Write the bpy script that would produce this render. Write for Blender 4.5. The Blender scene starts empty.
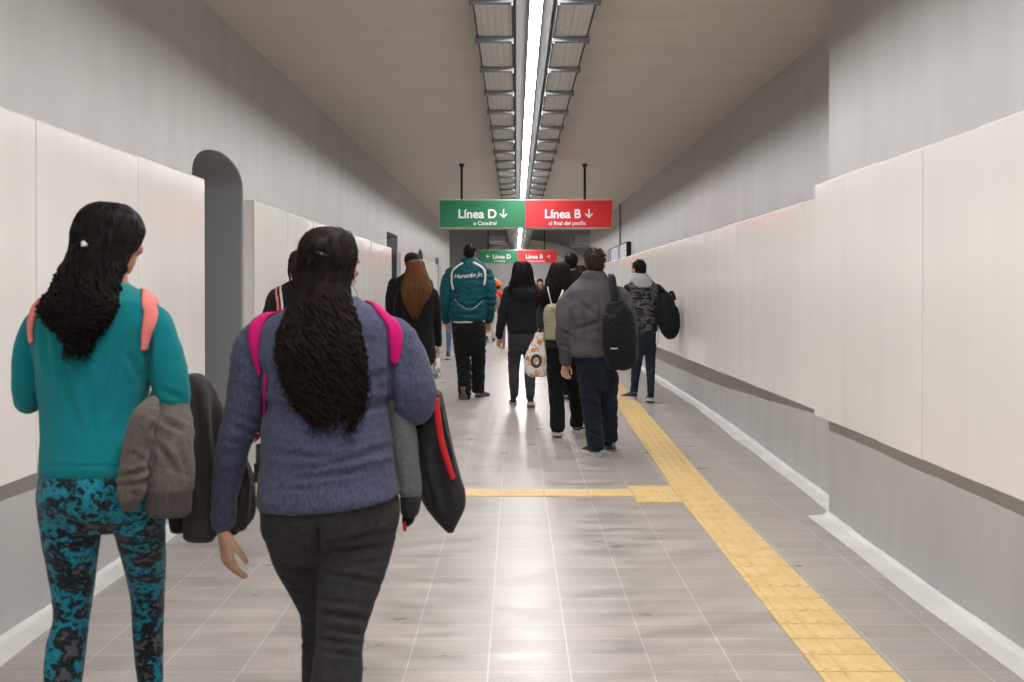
import bpy, bmesh, math, random
from mathutils import Vector, Matrix, noise, Quaternion
random.seed(7)
SC = bpy.context.scene
COL = SC.collection
F, CX, CY, CH = 1100.0, 516.0, 291.0, 1.40
PI = math.pi

def P(px, py, Y):
    """world point at distance Y along the corridor that is seen at pixel (px, py)"""
    return Vector(((px - CX) / F * Y, Y, CH - (py - CY) / F * Y))

# ---------------------------------------------------------------- materials
def mat(name, col, rough=0.8, metal=0.0, spec=0.5, emit=None, estr=0.0, sheen=0.0, coat=0.0):
    m = bpy.data.materials.new(name); m.use_nodes = True
    b = m.node_tree.nodes['Principled BSDF']
    b.inputs['Base Color'].default_value = (*col, 1)
    b.inputs['Roughness'].default_value = rough
    b.inputs['Metallic'].default_value = metal
    b.inputs['Specular IOR Level'].default_value = spec
    if emit:
        b.inputs['Emission Color'].default_value = (*emit, 1)
        b.inputs['Emission Strength'].default_value = estr
    if sheen: b.inputs['Sheen Weight'].default_value = sheen
    if coat: b.inputs['Coat Weight'].default_value = coat
    return m
def srgb(r, g, b):
    f = lambda c: (c / 255 / 12.92) if c / 255 <= 0.04045 else ((c / 255 + 0.055) / 1.055) ** 2.4
    return (f(r), f(g), f(b))
def N(m, typ, **kw):
    n = m.node_tree.nodes.new(typ)
    for k, v in kw.items():
        if hasattr(n, k): setattr(n, k, v)
        else: n.inputs[k].default_value = v
    return n
def L(m, a, ao, b, bi): m.node_tree.links.new(a.outputs[ao], b.inputs[bi])
def coords(m, scale=(1, 1, 1), loc=(0, 0, 0), obj=True):
    tc = N(m, 'ShaderNodeTexCoord'); mp = N(m, 'ShaderNodeMapping')
    mp.inputs['Scale'].default_value = scale; mp.inputs['Location'].default_value = loc
    L(m, tc, 'Object', mp, 'Vector'); return mp
def noisy(m, c1, c2, scale=(1, 1, 1), nscale=5, detail=4, lo=0.35, hi=0.65, dist=0.0):
    mp = coords(m, scale); n = N(m, 'ShaderNodeTexNoise', Scale=nscale, Detail=detail, Distortion=dist)
    L(m, mp, 'Vector', n, 'Vector')
    r = N(m, 'ShaderNodeValToRGB'); r.color_ramp.elements[0].position = lo; r.color_ramp.elements[1].position = hi
    r.color_ramp.elements[0].color = (*c1, 1); r.color_ramp.elements[1].color = (*c2, 1)
    L(m, n, 'Fac', r, 'Fac'); L(m, r, 'Color', m.node_tree.nodes['Principled BSDF'], 'Base Color')
    return n, r
def bump(m, scale=(1, 1, 1), nscale=60, strength=0.2, dist=0.002, detail=3):
    mp = coords(m, scale); n = N(m, 'ShaderNodeTexNoise', Scale=nscale, Detail=detail)
    L(m, mp, 'Vector', n, 'Vector'); b = N(m, 'ShaderNodeBump', Strength=strength, Distance=dist)
    L(m, n, 'Fac', b, 'Height'); L(m, b, 'Normal', m.node_tree.nodes['Principled BSDF'], 'Normal')
    return b

M = {}
# painted render on the walls: brushed up and down
M['wall'] = mat('wall_paint', (0.4, 0.4, 0.39), 0.42, spec=0.4)
noisy(M['wall'], (0.39, 0.39, 0.385), (0.465, 0.465, 0.46), (2.6, 2.6, 0.8), 1.4, 6, 0.25, 0.75)
bump(M['wall'], (12, 12, 2.5), 3, 0.10, 0.003)
M['ceiling'] = mat('ceiling_plaster', (0.3, 0.27, 0.25), 0.8, spec=0.2)
noisy(M['ceiling'], (0.53, 0.49, 0.45), (0.57, 0.53, 0.485), (0.6, 3, 1), 1.6, 4, 0.3, 0.7)
M['panel'] = mat('wall_panel_cream', (0.72, 0.69, 0.65), 0.17, spec=0.6)
noisy(M['panel'], (0.75, 0.73, 0.71), (0.78, 0.76, 0.74), (3, 3, 0.25), 1.5, 3, 0.3, 0.7)
bump(M['panel'], (5, 5, 0.4), 3, 0.10, 0.005)
M['groove'] = mat('panel_joint', (0.7, 0.68, 0.65), 0.5)
M['jamb'] = mat('doorway_grey_paint', (0.27, 0.28, 0.295), 0.7)
M['white_kerb'] = mat('white_floor_paint', (0.6, 0.6, 0.6), 0.5)
noisy(M['white_kerb'], (0.56, 0.56, 0.55), (0.68, 0.68, 0.67), (1, 1, 1), 3, 3, 0.3, 0.7)
M['steel'] = mat('galvanised_steel', (0.42, 0.43, 0.43), 0.5, 0.45)
M['steel_dark'] = mat('zinc_strut', (0.27, 0.29, 0.30), 0.8, 0.0, 0.2)
M['rail'] = mat('tray_rail', (0.06, 0.065, 0.07), 0.8, 0.0, 0.1)
M['bed'] = mat('perforated_tray', (0.42, 0.41, 0.39), 0.7, 0.0, 0.2)
def bed_pattern(m):
    mp = coords(m); w = N(m, 'ShaderNodeTexBrick'); w.offset = 0
    for k, v in (('Scale', 1.0), ('Brick Width', 0.045), ('Row Height', 0.022), ('Mortar Size', 0.004), ('Color1', (0.66, 0.645, 0.62, 1)), ('Color2', (0.56, 0.55, 0.53, 1)), ('Mortar', (0.46, 0.45, 0.44, 1))):
        w.inputs[k].default_value = v
    L(m, mp, 'Vector', w, 'Vector'); L(m, w, 'Color', m.node_tree.nodes['Principled BSDF'], 'Base Color')
bed_pattern(M['bed'])
M['housing'] = mat('lamp_housing', (0.36, 0.37, 0.38), 0.7)
M['lamp'] = mat('lamp_diffuser', (0.9, 0.9, 0.9), 0.4, emit=(1.0, 0.97, 0.95), estr=92)
M['black'] = mat('black_metal', (0.012, 0.012, 0.013), 0.5)
M['yellow'] = mat('tactile_yellow', (0.7, 0.45, 0.17), 0.6)
noisy(M['yellow'], (0.65, 0.45, 0.19), (0.75, 0.55, 0.26), (1, 1, 1), 9, 4, 0.3, 0.7)
M['yellow_joint'] = mat('tactile_joint', (0.45, 0.28, 0.12), 0.8)
M['dark_grey'] = mat('tunnel_dark_grey', (0.27, 0.26, 0.25), 0.8)
M['arch'] = mat('arch_beige', (0.5, 0.46, 0.4), 0.7)
M['green'] = mat('sign_green', srgb(22, 122, 82), 0.35)
M['red'] = mat('sign_red', srgb(212, 35, 45), 0.35)
M['white'] = mat('white_vinyl', (0.85, 0.85, 0.85), 0.5)
M['sign_edge'] = mat('sign_frame', (0.6, 0.58, 0.55), 0.4)

# floor tiles
def floor_mat():
    m = mat('floor_tiles', (0.3, 0.28, 0.26), 0.3, spec=0.5)
    nt = m.node_tree; bs = nt.nodes['Principled BSDF']
    mp = coords(m, (1, 1, 1), (-0.2, 0, 0))
    bk = N(m, 'ShaderNodeTexBrick'); bk.offset = 0; bk.squash = 1
    for k, v in (('Scale', 1.0), ('Brick Width', 0.303), ('Row Height', 0.1925), ('Mortar Size', 0.0035), ('Mortar Smooth', 0.3), ('Bias', 0.0),
                 ('Color1', (0.355, 0.327, 0.305, 1)), ('Color2', (0.405, 0.375, 0.352, 1)), ('Mortar', (0.54, 0.51, 0.49, 1))):
        bk.inputs[k].default_value = v
    L(m, mp, 'Vector', bk, 'Vector')
    # speckle of the terrazzo and broad wear
    n1 = N(m, 'ShaderNodeTexNoise', Scale=160, Detail=2); L(m, coords(m, (1, 0.5, 1)), 'Vector', n1, 'Vector')
    n2 = N(m, 'ShaderNodeTexNoise', Scale=3.0, Detail=5); L(m, coords(m, (1.0, 2.4, 1)), 'Vector', n2, 'Vector')
    r1 = N(m, 'ShaderNodeMapRange'); r1.inputs['From Min'].default_value = 0.3; r1.inputs['From Max'].default_value = 0.7; r1.inputs['To Min'].default_value = 0.86; r1.inputs['To Max'].default_value = 1.14
    r2 = N(m, 'ShaderNodeMapRange'); r2.inputs['From Min'].default_value = 0.3; r2.inputs['From Max'].default_value = 0.7; r2.inputs['To Min'].default_value = 0.80; r2.inputs['To Max'].default_value = 1.10
    L(m, n1, 'Fac', r1, 'Value'); L(m, n2, 'Fac', r2, 'Value')
    mu = N(m, 'ShaderNodeMath', operation='MULTIPLY'); L(m, r1, 'Result', mu, 0); L(m, r2, 'Result', mu, 1)
    vm = N(m, 'ShaderNodeVectorMath', operation='SCALE'); L(m, bk, 'Color', vm, 0); L(m, mu, 'Value', vm, 'Scale')
    L(m, vm, 'Vector', bs, 'Base Color')
    r3 = N(m, 'ShaderNodeMapRange'); r3.inputs['From Min'].default_value = 0.3; r3.inputs['From Max'].default_value = 0.7; r3.inputs['To Min'].default_value = 0.27; r3.inputs['To Max'].default_value = 0.46
    L(m, n2, 'Fac', r3, 'Value'); L(m, r3, 'Result', bs, 'Roughness')
    n4 = N(m, 'ShaderNodeTexNoise', Scale=14, Detail=3); L(m, coords(m, (1, 1, 1)), 'Vector', n4, 'Vector')
    ad = N(m, 'ShaderNodeMath', operation='MULTIPLY_ADD'); L(m, bk, 'Fac', ad, 0); ad.inputs[1].default_value = -0.35; L(m, n4, 'Fac', ad, 2)
    bp = N(m, 'ShaderNodeBump', Strength=0.12, Distance=0.0008); L(m, ad, 'Value', bp, 'Height'); L(m, bp, 'Normal', bs, 'Normal')
    return m
M['floor'] = floor_mat()

# ---------------------------------------------------------------- mesh collecting
class MB:
    def __init__(s): s.v = []; s.f = []; s.mi = []; s.sm = []
    def add(s, vs, fs, mi=0, smooth=False):
        o = len(s.v); s.v += [tuple(v) for v in vs]; s.f += [tuple(i + o for i in f) for f in fs]
        s.mi += [mi] * len(fs); s.sm += [smooth] * len(fs)
    def box(s, x0, x1, y0, y1, z0, z1, mi=0):
        vs = [(x, y, z) for z in (z0, z1) for y in (y0, y1) for x in (x0, x1)]
        s.add(vs, [(0, 2, 3, 1), (4, 5, 7, 6), (0, 1, 5, 4), (2, 6, 7, 3), (0, 4, 6, 2), (1, 3, 7, 5)], mi)
    def prism(s, poly, y0, y1, mi=0, axis='y'):
        n = len(poly)
        mk = (lambda a, b, t: (a, t, b)) if axis == 'y' else ((lambda a, b, t: (t, a, b)) if axis == 'x' else (lambda a, b, t: (a, b, t)))
        vs = [mk(a, b, y0) for a, b in poly] + [mk(a, b, y1) for a, b in poly]
        s.add(vs, [tuple(range(n)), tuple(range(2 * n - 1, n - 1, -1))] + [(i, i + n, (i + 1) % n + n, (i + 1) % n) for i in range(n)], mi)
    def tube(s, pts, r, seg=8, mi=0, smooth=True, up=None, caps=True, flat=1.0, closed_tip=False):
        pts = [Vector(p) for p in pts]; n = len(pts); vs = []
        rr = r if isinstance(r, (list, tuple)) else [r] * n
        u = None
        for i, p in enumerate(pts):
            t = (pts[min(i + 1, n - 1)] - pts[max(i - 1, 0)])
            if t.length < 1e-9: t = Vector((0, 0, 1))
            t.normalize()
            if up is not None: u = Vector(up)
            elif u is None: u = Vector((0, 0, 1)) if abs(t.z) < 0.9 else Vector((1, 0, 0))
            u = (u - t * u.dot(t))
            if u.length < 1e-6: u = t.orthogonal()
            u.normalize(); w = t.cross(u)
            ri = rr[i]; ra, rb = (ri if isinstance(ri, (tuple, list)) else (ri, ri * flat))
            for k in range(seg):
                a = 2 * PI * k / seg
                vs.append(p + w * (math.cos(a) * ra) + u * (math.sin(a) * rb))
        fs = [(i * seg + k, i * seg + (k + 1) % seg, (i + 1) * seg + (k + 1) % seg, (i + 1) * seg + k) for i in range(n - 1) for k in range(seg)]
        if caps: fs += [tuple(range(seg - 1, -1, -1)), tuple((n - 1) * seg + k for k in range(seg))]
        s.add(vs, fs, mi, smooth)
    def ellipsoid(s, c, r, rot=None, nu=16, nv=10, mi=0):
        c = Vector(c); vs = []; fs = []
        R = rot if rot is not None else Matrix.Identity(3)
        for j in range(1, nv):
            ph = PI * j / nv
            for i in range(nu):
                th = 2 * PI * i / nu
                vs.append(c + R @ Vector((r[0] * math.sin(ph) * math.cos(th), r[1] * math.sin(ph) * math.sin(th), r[2] * math.cos(ph))))
        t = len(vs); vs.append(c + R @ Vector((0, 0, r[2]))); vs.append(c - R @ Vector((0, 0, r[2])))
        for j in range(nv - 2):
            for i in range(nu):
                a = j * nu + i; b = j * nu + (i + 1) % nu
                fs.append((a, a + nu, b + nu, b))
        for i in range(nu):
            fs.append((t, i, (i + 1) % nu)); fs.append((t + 1, (nv - 2) * nu + (i + 1) % nu, (nv - 2) * nu + i))
        s.add(vs, fs, mi, True)
    def sheet(s, rows, thick=0.0, mi=0, smooth=True):
        """rows: list of lists of points, a cloth or plate; thick > 0 closes it into a slab"""
        nr, nc = len(rows), len(rows[0])
        P_ = [[Vector(p) for p in r] for r in rows]
        def nrm(i, j):
            a = P_[min(i + 1, nr - 1)][j] - P_[max(i - 1, 0)][j]; b = P_[i][min(j + 1, nc - 1)] - P_[i][max(j - 1, 0)]
            n = a.cross(b); return n.normalized() if n.length > 1e-12 else Vector((0, 1, 0))
        vs = [P_[i][j] + nrm(i, j) * thick / 2 for i in range(nr) for j in range(nc)]
        fs = [(i * nc + j, i * nc + j + 1, (i + 1) * nc + j + 1, (i + 1) * nc + j) for i in range(nr - 1) for j in range(nc - 1)]
        if thick > 0:
            o = nr * nc
            vs += [P_[i][j] - nrm(i, j) * thick / 2 for i in range(nr) for j in range(nc)]
            fs += [tuple(o + k for k in reversed(f)) for f in fs]
            ring = [(0, j) for j in range(nc)] + [(i, nc - 1) for i in range(1, nr)] + [(nr - 1, j) for j in range(nc - 2, -1, -1)] + [(i, 0) for i in range(nr - 2, 0, -1)]
            ids = [i * nc + j for i, j in ring]
            fs += [(ids[k], ids[k] + o, ids[(k + 1) % len(ids)] + o, ids[(k + 1) % len(ids)]) for k in range(len(ids))]
        s.add(vs, fs, mi, smooth)
    def mesh(s, name):
        me = bpy.data.meshes.new(name); me.from_pydata(s.v, [], s.f)
        me.polygons.foreach_set('material_index', s.mi); me.polygons.foreach_set('use_smooth', s.sm)
        me.update(); return me
    def build(s, name, mats, parent=None, **tags):
        me = s.mesh(name)
        bm = bmesh.new(); bm.from_mesh(me); bmesh.ops.recalc_face_normals(bm, faces=bm.faces); bm.to_mesh(me); bm.free()
        return link(name, me, mats, parent, **tags)

def link(name, me, mats, parent=None, **tags):
    if not isinstance(mats, (list, tuple)): mats = [mats]
    me.materials.clear()
    for m in mats: me.materials.append(M[m] if isinstance(m, str) else m)
    o = bpy.data.objects.new(name, me); COL.objects.link(o)
    if parent:
        o.parent = parent; o.matrix_parent_inverse = Matrix.Translation(-parent.location)
    for k, v in tags.items(): o[k] = v
    return o
def empty(name, loc, label, category, group=None):
    o = bpy.data.objects.new(name, None); o.location = loc; o.empty_display_size = 0.1; COL.objects.link(o)
    o['label'] = label; o['category'] = category
    if group: o['group'] = group
    return o
S = dict(kind='structure')
# ================================================================ the corridor
YB, YE = -7.0, 33.8          # behind the camera / far end of the straight passage
ZC = 3.30
XL, XRN, XRF = -2.045, 1.935, 2.29
def wob(y, k=0.0):           # hand-painted waviness
    return 0.012 * math.sin(y * 1.1 + k) + 0.006 * math.sin(y * 3.3 + 2 * k)

b = MB(); b.box(-6, 6, YB, 62, -0.25, 0.0); b.build('floor', 'floor', **S)
b = MB(); b.box(-2.9, 2.7, YB, YE, ZC, ZC + 0.25); b.build('ceiling', 'ceiling', **S)
b = MB(); b.box(-6, 6, YE, 62, 4.6, 4.85); b.build('ceiling_far', 'dark_grey', **S)
b = MB(); b.box(-2.9, 2.8, YB - 0.25, YB, 0, ZC + 0.2); b.build('wall_back', 'wall', **S)

# left wall with its doorways (y0, y1, springing, top)
T = 0.5
OPEN = [(6.94, 8.24, 2.13, 2.36), (17.4, 19.0, 2.35, 2.35), (22.9, 24.2, 2.06, 2.3), (27.9, 29.1, 2.27, 2.27)]
b = MB(); y = YB
for (a0, a1, zs, zt) in OPEN:
    b.box(XL - T, XL, y, a0, 0, ZC, 0)
    n = 24 if zt > zs else 1
    arc = []
    for i in range(n + 1):
        t = PI * i / n if n > 1 else PI * i
        arc.append(((a0 + a1) / 2 - math.cos(t) * (a1 - a0) / 2, zs + (zt - zs) * (max(0, math.sin(t)) ** 0.8 if n > 1 else 1)))
    for i in range(n):      # wall above the opening
        (ya, za), (yb, zb) = arc[i], arc[i + 1]
        b.prism([(ya, za), (yb, zb), (yb, ZC), (ya, ZC)], XL - T, XL, 0, 'x')
    y = a1
b.box(XL - T, XL, y, YE, 0, ZC, 0)
b.build('wall_left', 'wall', **S)
# grey painted linings and the recess behind each doorway
for n, (a0, a1, zs, zt) in enumerate(OPEN):
    b = MB()
    b.box(XL - 1.3, XL - 1.25, a0 - 0.3, a1 + 0.3, 0, zt + 0.2)
    b.box(XL - 1.25, XL - 0.012, a1 - 0.006, a1 + 0.03, 0, zs)
    b.box(XL - 1.25, XL - 0.012, a0 - 0.03, a0 + 0.006, 0, zs)
    nn = 24 if zt > zs else 1
    pts = []
    for i in range(nn + 1):
        t = PI * i / nn if nn > 1 else PI * i
        pts.append(((a0 + a1) / 2 - math.cos(t) * ((a1 - a0) / 2 - 0.005), zs + (zt - zs - 0.005) * (max(0, math.sin(t)) ** 0.8 if nn > 1 else 1)))
    for i in range(nn):
        (ya, za), (yb, zb) = pts[i], pts[i + 1]
        b.prism([(ya, za), (yb, zb), (yb, zb + 0.004), (ya, za + 0.004)], XL - 1.25, XL - 0.01, 0, 'x')
    b.build('door_%d' % (n + 1), 'jamb', **S)

# right wall: near stretch stands proud, the far stretch leans back a little
b = MB(); b.box(XRN, XRF + 0.4, YB, 6.8, 0, ZC); b.build('wall_right', 'wall', **S)
def base_x(y):
    pts = [(6.8, 2.09), (7.4, 2.1), (9.6, 2.17), (12.2, 2.25), (16, 2.29), (34, 2.29)]
    for (a, xa), (c, xc) in zip(pts, pts[1:]):
        if a <= y <= c: return xa + (xc - xa) * (y - a) / (c - a)
    return pts[-1][1]
b = MB(); ys = [6.8 + (YE - 6.8) * i / 60 for i in range(61)]
rows = []
for yy in ys:
    bx = base_x(yy)
    rows.append([(bx, yy, 0.0), (bx + 0.01, yy, 0.58), (max(bx + 0.02, 2.16), yy, 0.62), (2.27, yy, 2.0), (XRF, yy, 2.1), (XRF, yy, ZC), (XRF + 0.4, yy, ZC), (XRF + 0.4, yy, 0)])
vs = [p for r in rows for p in r]; nc = 8
fs = [(i * nc + j, i * nc + (j + 1) % nc, (i + 1) * nc + (j + 1) % nc, (i + 1) * nc + j) for i in range(60) for j in range(nc)]
fs += [tuple(range(nc)), tuple(60 * nc + j for j in range(nc - 1, -1, -1))]
b.add(vs, fs); b.build('wall_right_far', 'wall', **S)

# cladding of cream sheets, 0.61 m wide each, with open joints
def cladding(name, x0, x1, y0, y1, zb, zt, face):
    b = MB(); y = y1; k = 0
    while y > y0 + 0.02:
        ya = max(y0, y - 0.612)
        off = 0.0016 * math.sin(k * 2.7)
        xs = (x0, x1 + off) if face > 0 else (x0 + off, x1)
        w = 0.0008
        dz = 0.002 * math.sin(k * 1.9)
        # sheet with a rounded top edge, slightly bowed
        seg = 6; vs = []; 
        x_in, x_out = (xs[0], xs[1]) if face > 0 else (xs[1], xs[0])
        cols = []
        for i in range(seg + 1):
            t = i / seg; bow = 0.0012 * math.sin(PI * t) * face
            yy = ya + w + (y - w - ya - w) * t
            xo = x_out + bow
            c = 0.005 * face; lean = 0.004 * face
            cols.append([(x_in, yy, zb + dz), (xo - c * .3, yy, zb + dz), (xo, yy, zb + dz + 0.004), (xo - lean, yy, zt + dz - 0.012), (xo - lean - c * .35, yy, zt + dz - 0.004), (xo - lean - c * 1.2, yy, zt + dz), (x_in, yy, zt + dz)])
        nc = 7; vs = [p for c_ in cols for p in c_]
        fs = [(i * nc + j, i * nc + (j + 1) % nc, (i + 1) * nc + (j + 1) % nc, (i + 1) * nc + j) for i in range(seg) for j in range(nc)]
        fs += [tuple(range(nc)), tuple(seg * nc + j for j in range(nc - 1, -1, -1))]
        b.add(vs, fs, 0, False)
        y = ya; k += 1
    # dark carrier behind the joints
    if face > 0: b.box(x0 - 0.002, x0 + (x1 - x0) * 0.5, y0 + 0.02, y1 - 0.01, zb + 0.02, zt - 0.02, 1)
    else: b.box(x0 + (x1 - x0) * 0.5, x1 + 0.002, y0 + 0.02, y1 - 0.01, zb + 0.02, zt - 0.02, 1)
    return b.build(name, ['panel', 'groove'], **S)
XP = -1.97
cladding('trim_1', XL, XP, -6.0, 6.97, 0.65, 2.11, 1)
cladding('trim_2', XL, XP, 8.30, 17.45, 0.645, 2.085, 1)
cladding('trim_3', XL, XP, 18.85, 27.8, 0.63, 2.06, 1)
cladding('trim_4', XL, XP, 29.2, 33.7, 0.63, 2.05, 1)
cladding('trim_5', 1.88, XRN, -6.0, 6.93, 0.62, 2.07, -1)
cladding('trim_6', 2.09, 2.2, 6.99, 33.7, 0.57, 2.05, -1)

# slapdash white paint along the foot of the walls
def kerb(name, fx, y0, y1, sgn):
    b = MB(); n = int((y1 - y0) / 0.12); rows = []
    for i in range(n + 1):
        y = y0 + (y1 - y0) * i / n; x = fx(y)
        w = 0.115 + wob(y, x)
        rows.append([(x - sgn * w, y, 0.001), (x - sgn * w * .9, y, 0.004), (x - sgn * 0.03, y, 0.008), (x - sgn * 0.004, y, 0.02), (x - sgn * 0.002, y, 0.03 + wob(y * 1.7, 1.0) * 0.6), (x + sgn * 0.004, y, 0.03), (x + sgn * 0.004, y, 0.0)])
    b.sheet(rows, 0, 0, True); return b.build(name, 'white_kerb', **S)
kerb('baseboard_left', lambda y: XL, -6, 6.94, -1)
kerb('baseboard_left_far', lambda y: XL, 8.24, 17.4, -1)
kerb('baseboard_right', lambda y: XRN, -6, 6.85, 1)
kerb('baseboard_right_far', base_x, 6.8, 33.7, 1)

# tactile guidance strip: ribbed yellow tiles that drift to the right with distance
def strip_x(y):
    pts = [(-7, 1.10), (7.6, 1.105), (10.3, 1.165), (14, 1.25), (20, 1.33), (33.5, 1.42)]
    for (a, xa), (c, xc) in zip(pts, pts[1:]):
        if a <= y <= c: return xa + (xc - xa) * (y - a) / (c - a)
    return 1.42
b = MB(); TL = 0.1925; y = -6.0 + 0.02
while y < 33.4:
    x0 = strip_x(y); x1 = strip_x(y + TL)
    W = 0.285; g = 0.0055
    b.add([(x0, y + g, 0.0), (x0 + W, y + g, 0.0), (x1 + W, y + TL - g, 0.0), (x1, y + TL - g, 0.0), (x0, y + g, 0.006), (x0 + W, y + g, 0.006), (x1 + W, y + TL - g, 0.006), (x1, y + TL - g, 0.006)],
          [(4, 5, 6, 7), (0, 1, 5, 4), (1, 2, 6, 5), (2, 3, 7, 6), (3, 0, 4, 7)], 0)
    if y < 22:
        for k in range(4):
            a = 0.024 + k * 0.066; e = 0.028
            q = [(x0 + a, y + 0.015), (x0 + a + e, y + 0.015), (x1 + a + e, y + TL - 0.015), (x1 + a, y + TL - 0.015)]
            i_ = [(q[0][0] + .005, q[0][1] + .006), (q[1][0] - .005, q[1][1] + .006), (q[2][0] - .005, q[2][1] - .006), (q[3][0] + .005, q[3][1] - .006)]
            b.add([(*p, 0.006) for p in q] + [(*p, 0.0125) for p in i_], [(4, 5, 6, 7), (0, 1, 5, 4), (1, 2, 6, 5), (2, 3, 7, 6), (3, 0, 4, 7)], 0)
    y += TL
b.build('trim_7', 'yellow', **S)
# side pad and the thin guide line running across the floor
b = MB()
y0, y1 = 1100 * CH / (503 - CY), 1100 * CH / (486.5 - CY)
xa, xb = 0.80, 1.10
for r in range(3):
    ya, yb = y0 + (y1 - y0) * r / 3, y0 + (y1 - y0) * (r + 1) / 3
    b.box(xa, xb, ya + 0.002, yb - 0.002, 0, 0.006)
    for k in range(7):
        x = xa + 0.012 + k * 0.041
        b.add([(x, ya + .012, .006), (x + .022, ya + .012, .006), (x + .022, yb - .012, .006), (x, yb - .012, .006), (x + .004, ya + .018, .011), (x + .018, ya + .018, .011), (x + .018, yb - .018, .011), (x + .004, yb - .018, .011)],
              [(4, 5, 6, 7), (0, 1, 5, 4), (1, 2, 6, 5), (2, 3, 7, 6), (3, 0, 4, 7)], 0)
b.build('trim_8', 'yellow', **S)
b = MB()
ya, yb = 1100 * CH / (496.5 - CY), 1100 * CH / (489.5 - CY)
x = 0.80
while x > -2.0:
    xn = max(x - 0.303, -2.02); b.box(xn + 0.003, x - 0.003, ya, yb, 0, 0.005); x = xn
    if x <= -2.01: break
b.build('trim_9', 'yellow', **S)

# ---------------------------------------------------------------- far chamber behind the passage
b = MB()
b.box(-6, -2.75, YE, YE + 0.3, 0, 4.6); b.box(2.69, 6, YE, YE + 0.3, 0, 4.6); b.box(-2.75, 2.69, YE, YE + 0.3, ZC, 4.6)
b.box(-2.75, XL, YE, YE + .02, 0, ZC)
b.build('wall_end', 'wall', **S)
b = MB(); b.box(-6.0, -5.75, YE, 62, 0, 4.6); b.box(5.75, 6, YE, 62, 0, 4.6); b.build('wall_far_sides', 'dark_grey', **S)
# cross wall with a wide low arch
YA = 46.0
def arch_wall(name, y0, y1, cx, hw, zs, rise, ztop, m, ring=None):
    b = MB(); n = 36
    arc = [(cx - hw * math.cos(PI * i / n), zs + rise * math.sin(PI * i / n)) for i in range(n + 1)]
    for i in range(n):
        (xa, za), (xb, zb) = arc[i], arc[i + 1]
        b.prism([(xa, za), (xb, zb), (xb, ztop), (xa, ztop)], y0, y1)
    b.box(-5.75, cx - hw, y0, y1, 0, ztop); b.box(cx + hw, 5.75, y0, y1, 0, ztop)
    b.build(name, m, **S)
    if ring:
        b = MB()
        for i in range(n):
            t0, t1 = PI * i / n, PI * (i + 1) / n
            p = lambda t, d: (cx - (hw - d) * math.cos(t), zs + (rise - d) * math.sin(t))
            q = lambda t: (cx - (hw + ring) * math.cos(t), zs + (rise + ring) * math.sin(t))
            b.prism([p(t0, 0.02), p(t1, 0.02), q(t1), q(t0)], y0 - 0.25, y1 + 0.02)
        b.build(name.replace('wall_arch', 'trim_arch'), 'arch', **S)
arch_wall('wall_arch', YA, YA + 0.4, 0.55, 2.25, 1.9, 1.2, 4.6, 'dark_grey', ring=0.42)
b = MB(); b.box(-5.75, 5.75, 60.0, 60.3, 0, 4.6); b.build('wall_far_end', 'wall', **S)
b = MB(); b.box(-2.1, 2.4, 59.7, 60.0, 0.0, 1.55); b.box(-0.1, 0.05, 59.6, 59.99, 1.5, 3.0); b.build('trim_10', 'dark_grey', **S)

# ---------------------------------------------------------------- overhead line of light
YT = 46.0
t = empty('linear_light', (0.125, 0, ZC), 'long continuous white strip light down the middle of the ceiling', 'light')
b = MB(); b.box(0.0, 0.235, YB + 0.1, YT, 3.215, 3.26); b.box(0.088, 0.162, YB + 0.1, YT, 3.166, 3.215)
for k in range(20): b.tube([(0.125, -6 + k * 2, 3.25), (0.125, -6 + k * 2, 3.296)], 0.012, 6)
b.build('lamp_housing', 'housing', t)
b = MB(); b.prism([(0.088, 3.166), (0.162, 3.166), (0.160, 3.161), (0.15, 3.159), (0.10, 3.159), (0.090, 3.161)], YB + 0.1, YT); b.build('diffuser', 'lamp', t)

# ---------------------------------------------------------------- cable trays
def tray(x0, x1, side, label):
    t = empty('cable_tray', ((x0 + x1) / 2, 0, ZC), label, 'cable tray')
    y0, y1 = YB + 0.1, YT
    for x in (x0, x1 - 0.007):
        b = MB(); b.box(x, x + 0.007, y0, y1, 3.138, 3.20)
        b.box(x - 0.004 if x == x0 else x, x + 0.007 if x == x0 else x + 0.011, y0, y1, 3.198, 3.204)
        b.build('side_rail', 'rail', t)
    b = MB(); b.box(x0 + 0.007, x1 - 0.007, y0, y1, 3.150, 3.155)
    for k in range(3):
        xx = x0 + 0.05 + k * (x1 - x0 - 0.1) / 2; b.box(xx - 0.006, xx + 0.006, y0, y1, 3.146, 3.150)
    b.build('tray_bed', 'bed', t)
    yy = 6.56 - 1.02 * 12
    while yy < YT:
        b = MB(); e = 0.018
        xa, xb = (x0 - e, x1 + 0.004) if side < 0 else (x0 - 0.004, x1 + e)
        b.box(xa, xb, yy - 0.021, yy + 0.021, 3.118, 3.138)
        b.box(xa, xb, yy - 0.027, yy - 0.021, 3.114, 3.144); b.box(xa, xb, yy + 0.021, yy + 0.027, 3.114, 3.144)
        zt = ZC if yy < YE else 4.6
        for x in ((xa + 0.012, xb - 0.012)): b.tube([(x, yy, 3.11), (x, yy, zt)], 0.005, 6)
        for x in ((xa + 0.012, xb - 0.012)): b.tube([(x, yy, 3.103), (x, yy, 3.114)], 0.011, 6)
        b.build('strut_bracket', 'steel_dark', t)
        yy += 1.02
    return t
tray(-0.265, -0.02, -1, 'perforated steel cable tray hung left of the ceiling strip light')
tray(0.255, 0.49, 1, 'perforated steel cable tray hung right of the ceiling strip light')

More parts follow.
